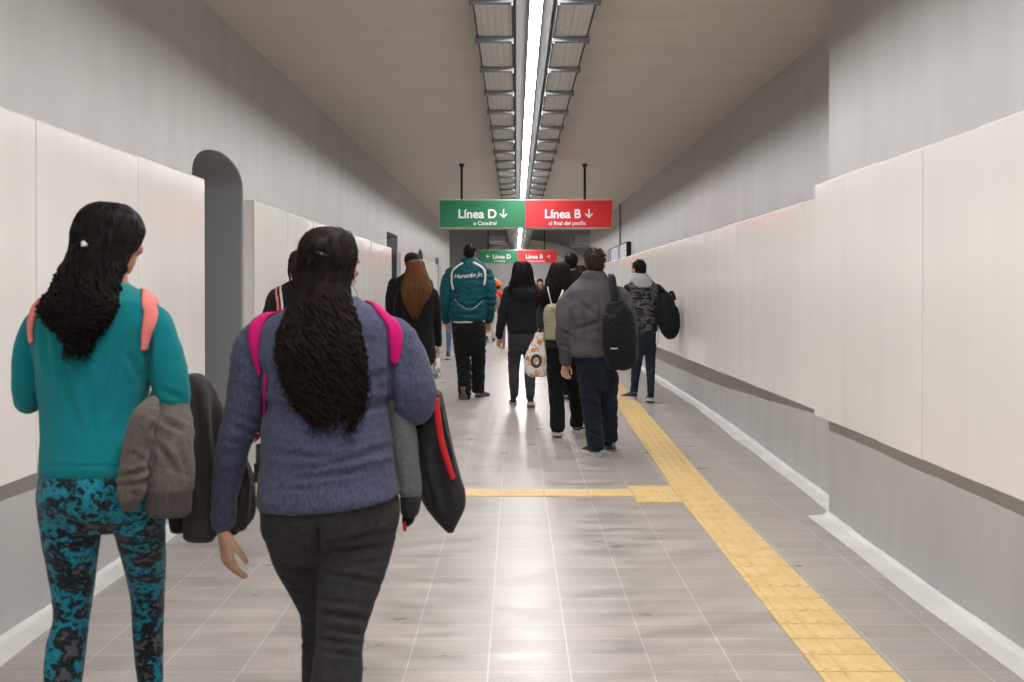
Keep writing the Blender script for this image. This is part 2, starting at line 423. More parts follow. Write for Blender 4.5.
# ---------------------------------------------------------------- hanging signs
def text(name, s, size, loc, parent, m='white', bold=0.0, align='LEFT', rot=(PI / 2, 0, 0), ext=0.002, shear=0):
    cu = bpy.data.curves.new(name, 'FONT'); cu.body = s; cu.size = size; cu.extrude = ext; cu.offset = bold; cu.align_x = align; cu.shear = shear
    tmp = bpy.data.objects.new('tmp', cu); COL.objects.link(tmp)
    bpy.context.view_layer.update()
    me = bpy.data.meshes.new_from_object(tmp.evaluated_get(bpy.context.evaluated_depsgraph_get()))
    bpy.data.objects.remove(tmp)
    me.transform(Matrix.Translation(loc) @ Matrix.Rotation(rot[2], 4, 'Z') @ Matrix.Rotation(rot[0], 4, 'X'))
    return link(name, me, m, parent)
def arrow(b, x, z, s, y, d):
    """thick arrow, d = 'down', 'left' or 'right', centred on x, z"""
    def seg(p, q, w):
        p, q = Vector(p), Vector(q); n = (q - p).normalized(); o = Vector((-n.y, n.x)) * w / 2; p -= n * w * .3; q += n * w * .3
        b.prism([tuple(p + o), tuple(q + o), tuple(q - o), tuple(p - o)], y - 0.003, y)
    R = {'down': lambda a, c: (x + a, z + c), 'left': lambda a, c: (x + c, z + a), 'right': lambda a, c: (x - c, z + a)}[d]
    seg(R(0, s), R(0, -s * .9), s * .34); seg(R(-s * .85, -s * .1), R(0, -s), s * .34); seg(R(s * .85, -s * .1), R(0, -s), s * .34)
def sign(Y, xa, xm, xb, zb, zt, label, arrows, ztop):
    t = empty('hanging_sign', ((xa + xb) / 2, Y, zt), label, 'sign', )
    b = MB(); b.box(xa, xb, Y, Y + 0.10, zb, zt); b.box(xa - .008, xb + .012, Y + .02, Y + .085, zb - .012, zt + .008); b.build('sign_box', 'sign_edge', t)
    h = zt - zb
    for (x0, x1, m, s1, s2, ar) in ((xa + .006, xm, 'green', 'Línea D', 'a Catedral', arrows[0]), (xm, xb - .004, 'red', 'Línea B', 'al final del pasillo', arrows[1])):
        b = MB(); b.box(x0, x1, Y - 0.006, Y, zb + .004, zt - .004)
        pn = b.build('sign_face', m, t)
        w = x1 - x0
        z1 = zb + h * 0.345
        if ar == 'left': tx = x0 + w * 0.36; ax = x0 + w * 0.25
        elif ar == 'right': tx = x0 + w * 0.20; ax = x0 + w * 0.78
        else: tx = x0 + w * (0.21 if m == 'green' else 0.22); ax = x0 + w * (0.745 if m == 'green' else 0.735)
        text('lettering', s1, h * 0.45, (tx, Y - 0.008, z1), pn, bold=0.0045)
        text('lettering', s2, h * 0.2, (tx + w * (0.185 if m == 'green' and ar == 'down' else 0.05), Y - 0.008, zb + h * 0.09), pn, bold=0.001)
        b = MB(); arrow(b, ax, z1 + h * 0.165, h * 0.14, Y - 0.006, ar); b.build('arrow', 'white', pn)
    for x in (xa + (xb - xa) * 0.127, xa + (xb - xa) * 0.842):
        b = MB(); b.tube([(x, Y + .05, zt), (x, Y + .05, ztop - .02)], 0.019, 8)
        b.tube([(x, Y + .05, ztop - .05), (x, Y + .05, ztop)], [0.028, 0.045], 10)
        b.build('hanger_rod', 'black', t)
sign(16.4, -1.14, 0.137, 1.435, 2.347, 2.757, 'large hanging green and red sign with down arrows in the middle of the passage', ('down', 'down'), ZC)
sign(35.7, -1.23, 0.06, 1.33, 2.31, 2.73, 'smaller looking farther green and red sign with side arrows near the arch', ('left', 'right'), 4.6)

# ---------------------------------------------------------------- framed display on the right wall
M['poster'] = mat('poster_print', (0.7, 0.7, 0.72), 0.4)
M['poster_blue'] = mat('poster_blue', srgb(90, 105, 190), 0.4)
M['poster_dark'] = mat('poster_grey_text', srgb(150, 155, 165), 0.5)
t = empty('display_case', (2.2, 24.2, 2.2), 'black framed notice case with white and blue posters high on right wall', 'display case')
b = MB()
for (a, c, z0, z1) in ((21.9, 26.3, 2.055, 2.08), (21.9, 26.3, 2.36, 2.385), (21.9, 22.0, 2.08, 2.36), (26.2, 26.3, 2.08, 2.36), (24.0, 24.08, 2.08, 2.36)):
    b.box(2.20 if a != 24.0 else 2.212, 2.29, a, c, z0, z1)
b.box(2.25, 2.29, 21.9, 26.3, 2.055, 2.385)
b.build('frame', 'black', t)
for (a, c) in ((22.0, 24.0), (24.08, 26.2)):
    b = MB(); b.box(2.207, 2.25, a, c, 2.08, 2.36); pp = b.build('poster', 'poster', t)
    b = MB(); b.box(2.203, 2.208, c - 0.75, c - 0.2, 2.085, 2.355); b.build('print_block', 'poster_blue', pp)
    for k in range(4):
        b = MB(); b.box(2.203, 2.208, a + 0.15, a + 1.0, 2.12 + k * .055, 2.135 + k * .055); b.build('print_line', 'poster_dark', pp)
t = empty('wall_notice', (2.2, 27.6, 2.2), 'small pale notice board beyond the framed case on right wall', 'notice board')
b = MB(); b.box(2.17, 2.29, 26.9, 28.4, 2.09, 2.36); b.build('board', 'sign_edge', t)
b = MB(); b.box(2.16, 2.172, 26.98, 28.32, 2.11, 2.34); b.build('sheet', 'poster', t)
b = MB(); b.tube([(2.26, 23.9, 2.385), (2.26, 23.9, 3.3)], 0.02, 8); b.tube([(2.26, 23.9, 2.83), (2.26, 23.9, 2.87)], 0.03, 8)
o = b.build('conduit_pipe', 'steel_dark', label='thin grey vertical conduit rising from the framed notice case', category='pipe')

# air duct and beams seen beyond the portal
b = MB(); 
b.box(2.1, 2.75, 39.0, 43.5, 3.1, 3.4); b.box(2.06, 2.79, 40.0, 40.1, 3.06, 3.44); b.box(2.06, 2.79, 42.0, 42.1, 3.06, 3.44)
b.build('air_duct', 'steel', label='pale grey rectangular duct hung beyond the passage end, right of the tray', category='duct')
b = MB(); b.box(-0.95, -0.4, 39.0, 42.0, 3.18, 3.36); b.box(-0.99, -0.36, 40.2, 40.3, 3.15, 3.39)
b.build('air_duct', 'steel', label='shorter pale duct section hung beyond the passage end, left of the tray', category='duct')

# ---------------------------------------------------------------- world, camera, view
w = bpy.data.worlds.new('world'); SC.world = w; w.use_nodes = True
w.node_tree.nodes['Background'].inputs[0].default_value = (0.5, 0.5, 0.5, 1); w.node_tree.nodes['Background'].inputs[1].default_value = 0.05
# far chamber: unseen side lamps added to brighten it, then one beyond the arch
M['fill_lamp'] = mat('fill_lamp_diffuser', (0.9, 0.9, 0.9), 0.4, emit=(1.0, 0.96, 0.93), estr=16)
for sx in (-4.6, 4.6):
    t = empty('linear_light', (sx, 40, 4.55), 'unseen side lamp added beyond the passage end, %s the arch' % ('left of' if sx < 0 else 'right of'), 'light')
    b = MB(); b.box(sx - .12, sx + .12, 36, 44.5, 4.45, 4.59); b.build('lamp_housing', 'housing', t)
    b = MB(); b.box(sx - .09, sx + .09, 36.1, 44.4, 4.43, 4.45); b.build('diffuser', 'fill_lamp', t)
t = empty('linear_light', (-3.5, 50, 4.5), 'ceiling lamp in the chamber beyond the arch', 'light')
b = MB(); b.box(-0.2, 0.6, 49.5, 58, 4.42, 4.58); b.build('lamp_housing', 'housing', t)
M['lamp2'] = mat('lamp_diffuser_far', (0.9, 0.9, 0.9), 0.4, emit=(1.0, 0.97, 0.95), estr=22)
b = MB(); b.box(-0.15, 0.55, 49.6, 57.9, 4.40, 4.42); b.build('diffuser', 'lamp2', t)

cam = bpy.data.cameras.new('camera'); co = bpy.data.objects.new('camera', cam); COL.objects.link(co)
co.location = (0, 0, CH); co.rotation_euler = (PI / 2, 0, 0)
cam.sensor_width = 36; cam.lens = F / 1024 * 36
cam.shift_x = (512 - CX) / 1024; cam.shift_y = (CY - 341) / 1024
cam.clip_start = 0.05
cam.dof.use_dof = True; cam.dof.focus_distance = 9.5; cam.dof.aperture_fstop = 5.6
SC.camera = co
SC.view_settings.view_transform = 'Standard'; SC.view_settings.look = 'None'; SC.view_settings.gamma = 1; SC.view_settings.use_curve_mapping = False
SC.view_settings.exposure = 0.0
SC.cycles.use_denoising = True
SC.cycles.max_bounces = 10; SC.cycles.diffuse_bounces = 6; SC.cycles.glossy_bounces = 4
SC.cycles.sample_clamp_indirect = 6
# ================================================================ people: tools
from mathutils.bvhtree import BVHTree
def catmull(rows, sub):
    out = []; n = len(rows)
    for i in range(n - 1):
        p0, p1, p2, p3 = rows[max(i - 1, 0)], rows[i], rows[i + 1], rows[min(i + 2, n - 1)]
        for k in range(sub):
            t = k / sub
            out.append(tuple(0.5 * ((2 * b) + (c - a) * t + (2 * a - 5 * b + 4 * c - d) * t * t + (-a + 3 * b - 3 * c + d) * t ** 3) for a, b, c, d in zip(p0, p1, p2, p3)))
    out.append(tuple(rows[-1])); return out

class Fig:
    """one figure; everything is given by the place it is seen at and its own distance"""
    def __init__(s, Y): s.Y = Y; s.k = Y / F
    def rings(s, mb, rows, sub=4, seg=28, ex=2.3, grow=0.0, gd=0.0):
        """rows: (py, x_left, x_right, half depth in m, shift in depth in m[, tilt px])"""
        rows = [tuple(r) + (0,) * (6 - len(r)) for r in rows]
        rr = catmull(rows, sub); vs = []
        for (py, xl, xr, dep, dy, tilt) in rr:
            yy = s.Y + dy; c = P((xl + xr) / 2, py, yy); hw = max((xr - xl) / 2 / F * yy - grow, 0.004); dp = max(dep - gd - grow, 0.004)
            for k in range(seg):
                a = 2 * PI * k / seg; ca, sa = math.cos(a), math.sin(a)
                x = math.copysign(abs(ca) ** (2 / ex), ca) * hw; y = math.copysign(abs(sa) ** (2 / ex), sa) * dp
                vs.append(c + Vector((x, y, tilt / F * yy * x / max(hw, 1e-6))))
        n = len(rr)
        fs = [(i * seg + k, i * seg + (k + 1) % seg, (i + 1) * seg + (k + 1) % seg, (i + 1) * seg + k) for i in range(n - 1) for k in range(seg)]
        fs += [tuple(range(seg - 1, -1, -1)), tuple((n - 1) * seg + k for k in range(seg))]
        mb.add(vs, fs, 0, True)
    def limb(s, mb, pts, sub=4, scale=1.0, seg=14, flat=1.0, ball=True, end=True):
        """pts: (px, py, dy, radius px)"""
        rr = catmull([tuple(p) for p in pts], sub)
        W = [P(p[0], p[1], s.Y + p[2]) for p in rr]; R = [max(p[3] * s.k * scale, 0.004) for p in rr]
        mb.tube(W, R, seg, flat=flat)
        if ball:
            for j in ((0, -1) if end else (0,)): mb.ellipsoid(W[j], (R[j],) * 3, nu=10, nv=6)

def solid(mb, voxel, smooth=4, name='m'):
    """grow all pieces together into one continuous skin"""
    me = mb.mesh(name); bm = bmesh.new(); bm.from_mesh(me); bmesh.ops.recalc_face_normals(bm, faces=bm.faces); bm.to_mesh(me); bm.free()
    o = bpy.data.objects.new('tmp', me); COL.objects.link(o)
    r = o.modifiers.new('r', 'REMESH'); r.mode = 'VOXEL'; r.voxel_size = voxel; r.use_smooth_shade = True
    if smooth: q = o.modifiers.new('s', 'SMOOTH'); q.iterations = smooth; q.factor = 0.5
    bpy.context.view_layer.update()
    out = bpy.data.meshes.new_from_object(o.evaluated_get(bpy.context.evaluated_depsgraph_get()))
    bpy.data.objects.remove(o); bpy.data.meshes.remove(me)
    out.polygons.foreach_set('use_smooth', [True] * len(out.polygons))
    return out

def px_of(v): return (v.x / v.y * F + CX, CY - (v.z - CH) / v.y * F)
def wrinkle(me, amp=0.004, sc=(14, 14, 26), folds=(), seed=0.0, amp2=0.0):
    """cloth unevenness plus creases; folds: (x0, y0, x1, y1, width px, depth m)"""
    off = Vector((seed, seed * 1.7, seed * 0.3))
    co = [v.co.copy() for v in me.vertices]; no = [v.normal.copy() for v in me.vertices]
    for i, v in enumerate(me.vertices):
        p, n = co[i], no[i]
        q = Vector((p.x * sc[0], p.y * sc[1], p.z * sc[2])) + off
        q2 = q + Vector((noise.noise(q * .6), noise.noise(q * .6 + Vector((9, 0, 0))), 0)) * 1.5
        d = 1.25 * amp * (1 - 2 * abs(noise.noise(q2))) * 0.8 + amp2 * noise.noise(q * 0.3)
        if folds and n.y < 0.15:
            x, y = px_of(p); w8 = min(1.0, max(0.0, (0.15 - n.y) * 2.5))
            for (x0, y0, x1, y1, w, a) in folds:
                dx, dy = x1 - x0, y1 - y0; L2 = dx * dx + dy * dy
                t = ((x - x0) * dx + (y - y0) * dy) / L2
                tt = min(1, max(0, t)); ex = math.hypot(x - x0 - tt * dx, y - y0 - tt * dy)
                if ex < 3.2 * w:
                    g = math.exp(-(ex / w) ** 2); s2 = math.exp(-((ex - 1.9 * w) / w) ** 2)
                    d -= 1.5 * (a * g - 0.45 * a * s2) * w8 * (math.sin(PI * min(1, max(0, t))) ** .5 if 0 < t < 1 else 0.15)
        v.co = p + n * d
    me.update(); return me

def bvh_of(me): return BVHTree.FromPolygons([v.co.copy() for v in me.vertices], [tuple(p.vertices) for p in me.polygons])
EYE = Vector((0, 0, CH))
def hit(bvh, px, py, fallbackY):
    d = (P(px, py, 5.0) - EYE).normalized()
    r = bvh.ray_cast(EYE, d)
    return r[0] if r[0] is not None else P(px, py, fallbackY)
def strap(bvh, pts, width, thick, name, m, parent, sub=5, off=0.0, cols=4, taper=0):
    """a band that lies on the surface; pts are world points near it"""
    pts = [Vector(p) for p in catmull([tuple(p) for p in pts], sub)]
    sn = []
    for p in pts:
        c, n, _, d = bvh.find_nearest(p); 
        if n.dot(p - c) < 0 and d > 0.02: pass
        sn.append((c, n))
    rows = []
    for i, (c, n) in enumerate(sn):
        t = (sn[min(i + 1, len(sn) - 1)][0] - sn[max(i - 1, 0)][0]).normalized()
        n2 = sum((sn[j][1] for j in range(max(0, i - 2), min(len(sn), i + 3))), Vector()).normalized()
        w = t.cross(n2).normalized(); row = []
        for k in range(cols + 1):
            e_ = min(1.0, (len(sn) - 1 - i) / max(1, taper)) if taper else 1.0
            u = (k / cols - 0.5) * width * (0.45 + 0.55 * e_)
            q = c + w * u; a, b, _, _ = bvh.find_nearest(q)
            dome = 1 - (2 * k / cols - 1) ** 2
            row.append(a + (b + n2).normalized() * (off + thick * (0.55 + 0.35 * dome)))
        rows.append(row)
    for _ in range(3):
        rows = [rows[0]] + [[(rows[i - 1][j] + rows[i][j] * 2 + rows[i + 1][j]) / 4 for j in range(cols + 1)] for i in range(1, len(rows) - 1)] + [rows[-1]]
    b = MB(); b.sheet(rows, thick); return b.build(name, m, parent)

# ---------------------------------------------------------------- hand
_hands = {}
def hand_mesh(curl):
    key = round(curl, 2)
    if key in _hands: return _hands[key]
    b = MB()
    b.tube([(0, 0, 0.035), (0, 0, 0), (0.002, 0.002, -0.03), (0.002, 0.003, -0.065), (0, 0.002, -0.092)], [(0.024, 0.019), (0.026, 0.019), (0.034, 0.016), (0.040, 0.0145), (0.040, 0.012)], 16, up=(0, 1, 0))
    for x, ln, r, sp in ((0.031, 0.074, .0088, .07), (0.0105, 0.083, .009, .015), (-0.0105, 0.077, .0087, -.03), (-0.0305, 0.060, .0078, -.09)):
        p = Vector((x, 0.002, -0.082)); a = 0.25 * curl * 1.2 + 0.05; pts = [p.copy()]
        for q, fr in enumerate((0.42, 0.32, 0.26)):
            a += curl * (0.45, 0.75, 0.5)[q]
            p = p + Vector((math.sin(sp) * math.cos(a), math.sin(a), -math.cos(a) * math.cos(sp))) * ln * fr
            pts.append(p.copy())
        pts = [tuple(v) for v in catmull([tuple(v) for v in pts], 3)]
        n = len(pts); b.tube(pts, [r * (1.08 - 0.35 * i / n) for i in range(n)], 10)
        b.ellipsoid(pts[-1], (r * .72,) * 3, nu=8, nv=6)
    th = [(0.022, 0.004, -0.018), (0.040, 0.012, -0.044), (0.050, 0.02 + .012 * curl, -0.070), (0.052 - .01 * curl, 0.03 + .022 * curl, -0.098)]
    th = catmull(th, 3); n = len(th); b.tube(th, [.0135 - .006 * i / n for i in range(n)], 10); b.ellipsoid(th[-1], (.0085,) * 3, nu=8, nv=6)
    _hands[key] = solid(b, 0.0028, 3, 'hand'); return _hands[key]
def add_hand(mb, wrist, d, palm, thumb, curl=0.6, size=1.0):
    d = Vector(d).normalized(); palm = Vector(palm); palm = (palm - d * palm.dot(d)).normalized()
    x = d.cross(palm).normalized(); thumb = Vector(thumb)
    if x.dot(thumb) < 0: x = -x
    R = Matrix((x, palm, -d)).transposed()
    me = hand_mesh(curl); W = Vector(wrist)
    mb.add([W + R @ (v.co * size) for v in me.vertices], [tuple(p.vertices) for p in me.polygons], 0, True)

# ---------------------------------------------------------------- head
def head_parts(mb, c, yaw, sz=1.0, pitch=0.0, ears=True):
    """c: centre of the cranium; facing +Y at yaw 0, positive turns to the left"""
    R = Matrix.Rotation(yaw, 3, 'Z') @ Matrix.Rotation(pitch, 3, 'X'); c = Vector(c)
    def e(p, r, rx=0): mb.ellipsoid(c + R @ (Vector(p) * sz), [q * sz for q in r], R @ Matrix.Rotation(rx, 3, 'X'), 18, 12)
    e((0, -0.005, 0.02), (0.074, 0.094, 0.085)); e((0, 0.035, 0.0), (0.066, 0.064, 0.075))
    e((0, 0.03, -0.055), (0.056, 0.062, 0.055)); e((0, 0.062, -0.088), (0.026, 0.026, 0.02))
    e((0, 0.092, 0.012), (0.04, 0.012, 0.012))                          # brow
    e((0, 0.103, -0.018), (0.0105, 0.016, 0.026), 0.35); e((0, 0.112, -0.032), (0.014, 0.013, 0.010))
    e((0, 0.091, -0.058), (0.024, 0.011, 0.0065)); e((0, 0.089, -0.068), (0.02, 0.010, 0.006))
    for s in (-1, 1):
        e((s * 0.04, 0.072, -0.03), (0.022, 0.02, 0.02))
        if ears: e((s * 0.077, -0.002, -0.012), (0.008, 0.017, 0.03), -0.15); e((s * 0.083, -0.009, -0.006), (0.006, 0.012, 0.022), -0.15)
    return R
def eyes(c, R, sz, parent):
    for s in (-1, 1):
        b = MB(); p = Vector(c) + R @ (Vector((s * 0.031, 0.0835, -0.004)) * sz)
        b.ellipsoid(p, (0.0125 * sz, 0.0125 * sz, 0.0095 * sz), R, 10, 8, 0)
        b.ellipsoid(p + R @ Vector((0, 0.009 * sz, 0)), (0.0058 * sz,) * 3, R, 8, 6, 1)
        b.build('eye', ['eye_white', 'eye_dark'], parent)

# ---------------------------------------------------------------- hair
def strands(mb, rows, n, rad, curl=0.0, freq=3.0, t0=(0.0, 0.3), t1=(0.7, 1.0), sub=4, steps=26, back=0.7, out=0.004, seed=1, lift=1.0, sides=4, flare=0.0, Y=3.0, fig=None, ex=2.2):
    """locks that run down over a hair volume given by rows"""
    rnd = random.Random(seed)
    rr = catmull([tuple(r) + (0,) * (6 - len(r)) for r in rows], 6)
    def at(t, th, o):
        f = min(max(t, 0), 0.9999) * (len(rr) - 1); i = int(f); u = f - i
        a = [p * (1 - u) + q * u for p, q in zip(rr[i], rr[i + 1])]
        yy = fig.Y + a[4]; a[0] += max(0, t - 1) * (rr[-1][0] - rr[0][0]); c = P((a[1] + a[2]) / 2, a[0], yy); hw = (a[2] - a[1]) / 2 / F * yy
        ca, sa = math.cos(th), math.sin(th)
        return c + Vector((math.copysign(abs(ca) ** (2 / ex), ca) * (hw + o), math.copysign(abs(sa) ** (2 / ex), sa) * (a[3] + o), a[5] / F * yy * ca))
    for k in range(n):
        if rnd.random() < back: th = -PI / 2 + rnd.uniform(-1.55, 1.55)
        else: th = rnd.uniform(0, 2 * PI)
        a, b_ = rnd.uniform(*t0), rnd.uniform(*t1)
        ph = rnd.uniform(0, 6.28); fq = freq * rnd.uniform(0.7, 1.4); cu = curl * rnd.uniform(0.5, 1.3); dth = rnd.uniform(-0.25, 0.25)
        pts = []; rads = []
        for i in range(steps + 1):
            u = i / steps; t = a + (b_ - a) * u
            o = out * rnd.uniform(0.6, 1.2) + flare * u * u * rnd.random()
            p = at(t, th + dth * u, o)
            w = cu * min(1, u * 3)
            p += Vector((math.cos(ph + u * fq * 6.28) * w, math.sin(ph + u * fq * 6.28) * w * 0.8, math.sin(ph * 2 + u * fq * 4) * w * 0.4))
            pts.append(p); rads.append(rad * (1.0 - 0.75 * u ** 3) * (0.6 + 0.4 * min(1, u * 5)))
        mb.tube(pts, rads, sides)

# ---------------------------------------------------------------- shoe
def shoe(parent, heel, yaw, length, mu, ms, pitch=0.0, label=None, extra=None):
    """heel: world point under the heel; yaw 0 points along +Y; pitch lifts the heel"""
    w = length * 0.19; R = Matrix.Rotation(yaw, 3, 'Z'); piv = Vector((0, length * 0.72, 0))
    RX = Matrix.Rotation(-pitch, 3, 'X'); H = Vector(heel)
    T = lambda v: H + R @ (piv + RX @ (Vector(v) - piv))
    prof = [(0.0, .62, .7), (0.06, .8, 1), (.25, .82, 1.05), (.45, .82, 1.0), (.65, 1.0, .85), (.82, .98, .66), (.94, .72, .5), (1.0, .3, .35)]
    b = MB(); rings = []; seg = 16
    for t, ww, hh in prof:
        ring = []; h = length * (0.34 if t < 0.3 else 0.34 - 0.19 * (t - 0.3) / .5 if t < .8 else 0.15) * (1 if t < .8 else (1 - (t - .8) * 2.2))
        for k in range(seg):
            a = 2 * PI * k / seg; ca, sa = math.cos(a), math.sin(a)
            z = (sa + 1) / 2 * h * (0.9 if t > 0 else .8) + length * 0.06
            x = ca * w * ww * (1.0 if sa < 0 else 1.0 - 0.45 * sa)
            ring.append(T((x, t * length, z)))
        rings.append(ring)
    vs = [p for r in rings for p in r]
    fs = [(i * seg + k, i * seg + (k + 1) % seg, (i + 1) * seg + (k + 1) % seg, (i + 1) * seg + k) for i in range(len(rings) - 1) for k in range(seg)] + [tuple(range(seg)), tuple((len(rings) - 1) * seg + k for k in range(seg))]
    b.add(vs, fs, 0, True)
    # heel tab and laces
    b.tube([T((0, .16 * length, length * .2)), T((0, .17 * length, length * .58))], [length * .13, length * .145], 12)
    b.tube([T((0, -0.004, length * .30)), T((0, 0.006, length * .40))], [(w * .45, .006)] * 2, 8)
    up = b.build('shoe', mu, parent)
    if label: up['label'] = label
    b = MB(); outl = []
    for t, ww in ((-.02, .55), (0.03, .85), (.2, .92), (.45, .88), (.68, 1.08), (.85, 1.0), (.96, .7), (1.02, .2)): outl.append((w * ww, t * length))
    poly = outl + [(-x, y) for x, y in reversed(outl)]; n = len(poly)
    zs = (0.0, length * 0.04, length * 0.13)
    vs = []
    for q, z in enumerate(zs):
        for (x, y) in poly: vs.append(T((x * (0.95 if q == 0 else 1.02 if q == 1 else 0.97), y, z)))
    fs = [(q * n + k, q * n + (k + 1) % n, (q + 1) * n + (k + 1) % n, (q + 1) * n + k) for q in range(2) for k in range(n)] + [tuple(range(n - 1, -1, -1)), tuple(2 * n + k for k in range(n))]
    b.add(vs, fs); b.build('sole', ms, up)
    return up

# ---------------------------------------------------------------- cloth and skin colours
def cloth(name, c, var=0.15, nscale=180, rough=0.9, weave=0.3, sheen=0.15, sc=(1, 1, 1), big=0.12):
    c = tuple(q * (0.68 if max(c) < 0.12 else 0.85) for q in c)
    m = mat(name, c, rough, spec=0.15, sheen=sheen * 0.3)
    m.node_tree.nodes['Principled BSDF'].inputs['Sheen Roughness'].default_value = 0.6
    n, r = noisy(m, tuple(max(0, q * (1 - var)) for q in c), tuple(min(1, q * (1 + var)) for q in c), sc, nscale, 3, 0.35, 0.65)
    bump(m, sc, nscale * 1.3, weave, 0.002); M[name] = m; return m
M['eye_white'] = mat('eye_white', (0.7, 0.68, 0.65), 0.3); M['eye_dark'] = mat('eye_dark', (0.03, 0.015, 0.01), 0.2)
def skin(name, c):
    m = mat(name, c, 0.5, spec=0.35); noisy(m, tuple(q * .88 for q in c), tuple(min(1, q * 1.1) for q in c), (1, 1, 1), 35, 4)
    b = m.node_tree.nodes['Principled BSDF']; b.inputs['Subsurface Weight'].default_value = 0.12; b.inputs['Subsurface Radius'].default_value = (0.01, 0.004, 0.002); b.inputs['Subsurface Scale'].default_value = 0.6
    bump(m, (1, 1, 1), 220, 0.15, 0.001); M[name] = m
skin('skin_tan', (0.42, 0.22, 0.14)); skin('skin_fair', (0.50, 0.29, 0.20)); skin('skin_brown', (0.30, 0.15, 0.09))
def hairm(name, c, c2, rough=0.42):
    c = tuple(q * .7 for q in c); c2 = tuple(q * .8 for q in c2); m = mat(name, c, min(rough + 0.16, .8), spec=0.10); noisy(m, c, c2, (60, 60, 3), 3, 4, 0.3, 0.7); bump(m, (90, 90, 5), 4, 0.5, 0.003); M[name] = m
hairm('hair_black', (0.006, 0.005, 0.005), (0.014, 0.011, 0.010)); hairm('hair_dark', (0.007, 0.005, 0.004), (0.026, 0.016, 0.012), 0.5)
hairm('hair_brown', (0.018, 0.012, 0.009), (0.06, 0.042, 0.032)); hairm('hair_auburn', (0.06, 0.024, 0.010), (0.22, 0.10, 0.045), 0.45)
hairm('hair_redbrown', (0.03, 0.012, 0.009), (0.06, 0.03, 0.02))

def person(label, Y, root_xy, torso, trousers, arms, legs, neck, head, top='c_black', low='c_black', skinm='skin_tan', voxel=0.01, hands=(), shoes=(),
           wr=dict(), wrl=dict(), group=None, top_name='top', low_name='trousers', sleeve=1.0, extra_top=None, hv=None, bare=0):
    """returns (root, Fig, top bvh).  neck: (px0, py0, px1, py1, r px).  head: (px, py, size, yaw, pitch)"""
    f = Fig(Y); root = empty('person', (*root_xy, 0), label, 'person', group)
    # skin: one continuous body under the clothes
    b = MB()
    f.rings(b, torso[:-1], 3, 20, grow=0.026, gd=0.014)
    lr = sum(a[0][3] for a in legs) / len(legs) * f.k; tro = [list(r) + [0] * (6 - len(r)) for r in trousers]; nt_ = len(tro); ldy = sum(a[0][2] for a in legs) / len(legs)
    for i in range(nt_):
        u = max(0.0, (i / (nt_ - 1) - 0.3) / 0.7); tro[i][3] = tro[i][3] * (1 - u) + min(tro[i][3], lr * .8) * u; tro[i][4] = tro[i][4] * (1 - u) + ldy * u
        c_ = (tro[i][1] + tro[i][2]) / 2; h_ = (tro[i][2] - tro[i][1]) / 2 * (1 - .16 * u * u); tro[i][1], tro[i][2] = c_ - h_, c_ + h_
    f.rings(b, tro, 3, 20, grow=0.03)
    for a in arms: f.limb(b, a, 3, 0.68 if not bare else 0.8, 10)
    for a in legs: f.limb(b, a, 3, 0.66, 10)
    f.limb(b, [(neck[0], neck[1], neck[5] if len(neck) > 5 else 0, neck[4] * 1.15), ((neck[0] + neck[2]) / 2, (neck[1] + neck[3]) / 2, 0.0, neck[4]), (neck[2], neck[3], 0.01, neck[4])], 3, 1, 14)
    hc = P(head[0], head[1], Y + (head[5] if len(head) > 5 else 0.015))
    R = head_parts(b, hc, head[3], head[2], head[4])
    for sh in shoes:
        pass
    bm_ = solid(b, min(voxel, 0.009), 3, 'body')
    hb = MB(); hb.add([v.co for v in bm_.vertices], [tuple(p.vertices) for p in bm_.polygons], 0, True)
    for h in hands:
        w = P(h[0], h[1], Y + h[2]); add_hand(hb, w, h[3], h[4], h[5], h[6], h[7] if len(h) > 7 else 1.0)
    link('body', hb.mesh('body'), skinm, root)
    eyes(hc, R, head[2], root)
    # clothes
    b = MB(); f.rings(b, torso, 4, 28)
    for a in arms:
        if bare: a = a[:bare]
        f.limb(b, a, 4, sleeve, 14)
    if extra_top: extra_top(f, b)
    tm = wrinkle(solid(b, voxel, 5, 'top'), **wr)
    tobj = link(top_name, tm, top, root)
    # the seat narrows in depth into the thighs
    b = MB(); f.rings(b, tro, 4, 28, 2.1)
    legs = [a + [(a[-1][0], a[-1][1] + a[-1][3] * .2, a[-1][2], a[-1][3])] for a in legs]
    for a in legs: f.limb(b, a, 4, 1.0, 16, end=False)
    lm = wrinkle(solid(b, voxel, 16, 'low'), **wrl)
    link(low_name, lm, low, root)
    for sh in shoes:
        heel = sh[0]; shoe(root, heel, sh[1], sh[2], sh[3], sh[4], sh[5] if len(sh) > 5 else 0)
    return root, f, bvh_of(tm), hc, R
def hair_mesh(f, rows, root, m, voxel=0.008, st=None, name='hair', wr=None, extra=None):
    n_ = len(rows); base = []
    for i, r in enumerate(rows):
        u = max(0.0, i / (n_ - 1) - 0.45) / 0.55; c_ = (r[1] + r[2]) / 2; h_ = (r[2] - r[1]) / 2 * (1 - 0.32 * u)
        base.append((r[0], c_ - h_, c_ + h_, r[3] * (1 - .3 * u), r[4]) + tuple(r[5:]))
    base = base[:max(4, int(round(n_ * 0.84)))]
    b = MB(); f.rings(b, base, 5, 24, 2.1)
    if extra: extra(b)
    me = solid(b, voxel, 4, 'hair')
    if wr: wrinkle(me, **wr)
    hb = MB(); hb.add([v.co for v in me.vertices], [tuple(p.vertices) for p in me.polygons], 0, True)
    if st:
        for s_ in (st if isinstance(st, list) else [st]):
            q = dict(s_); r_ = q.pop('rows', rows); strands(hb, r_, fig=f, **q)
    return link(name, hb.mesh('hair'), m, root)
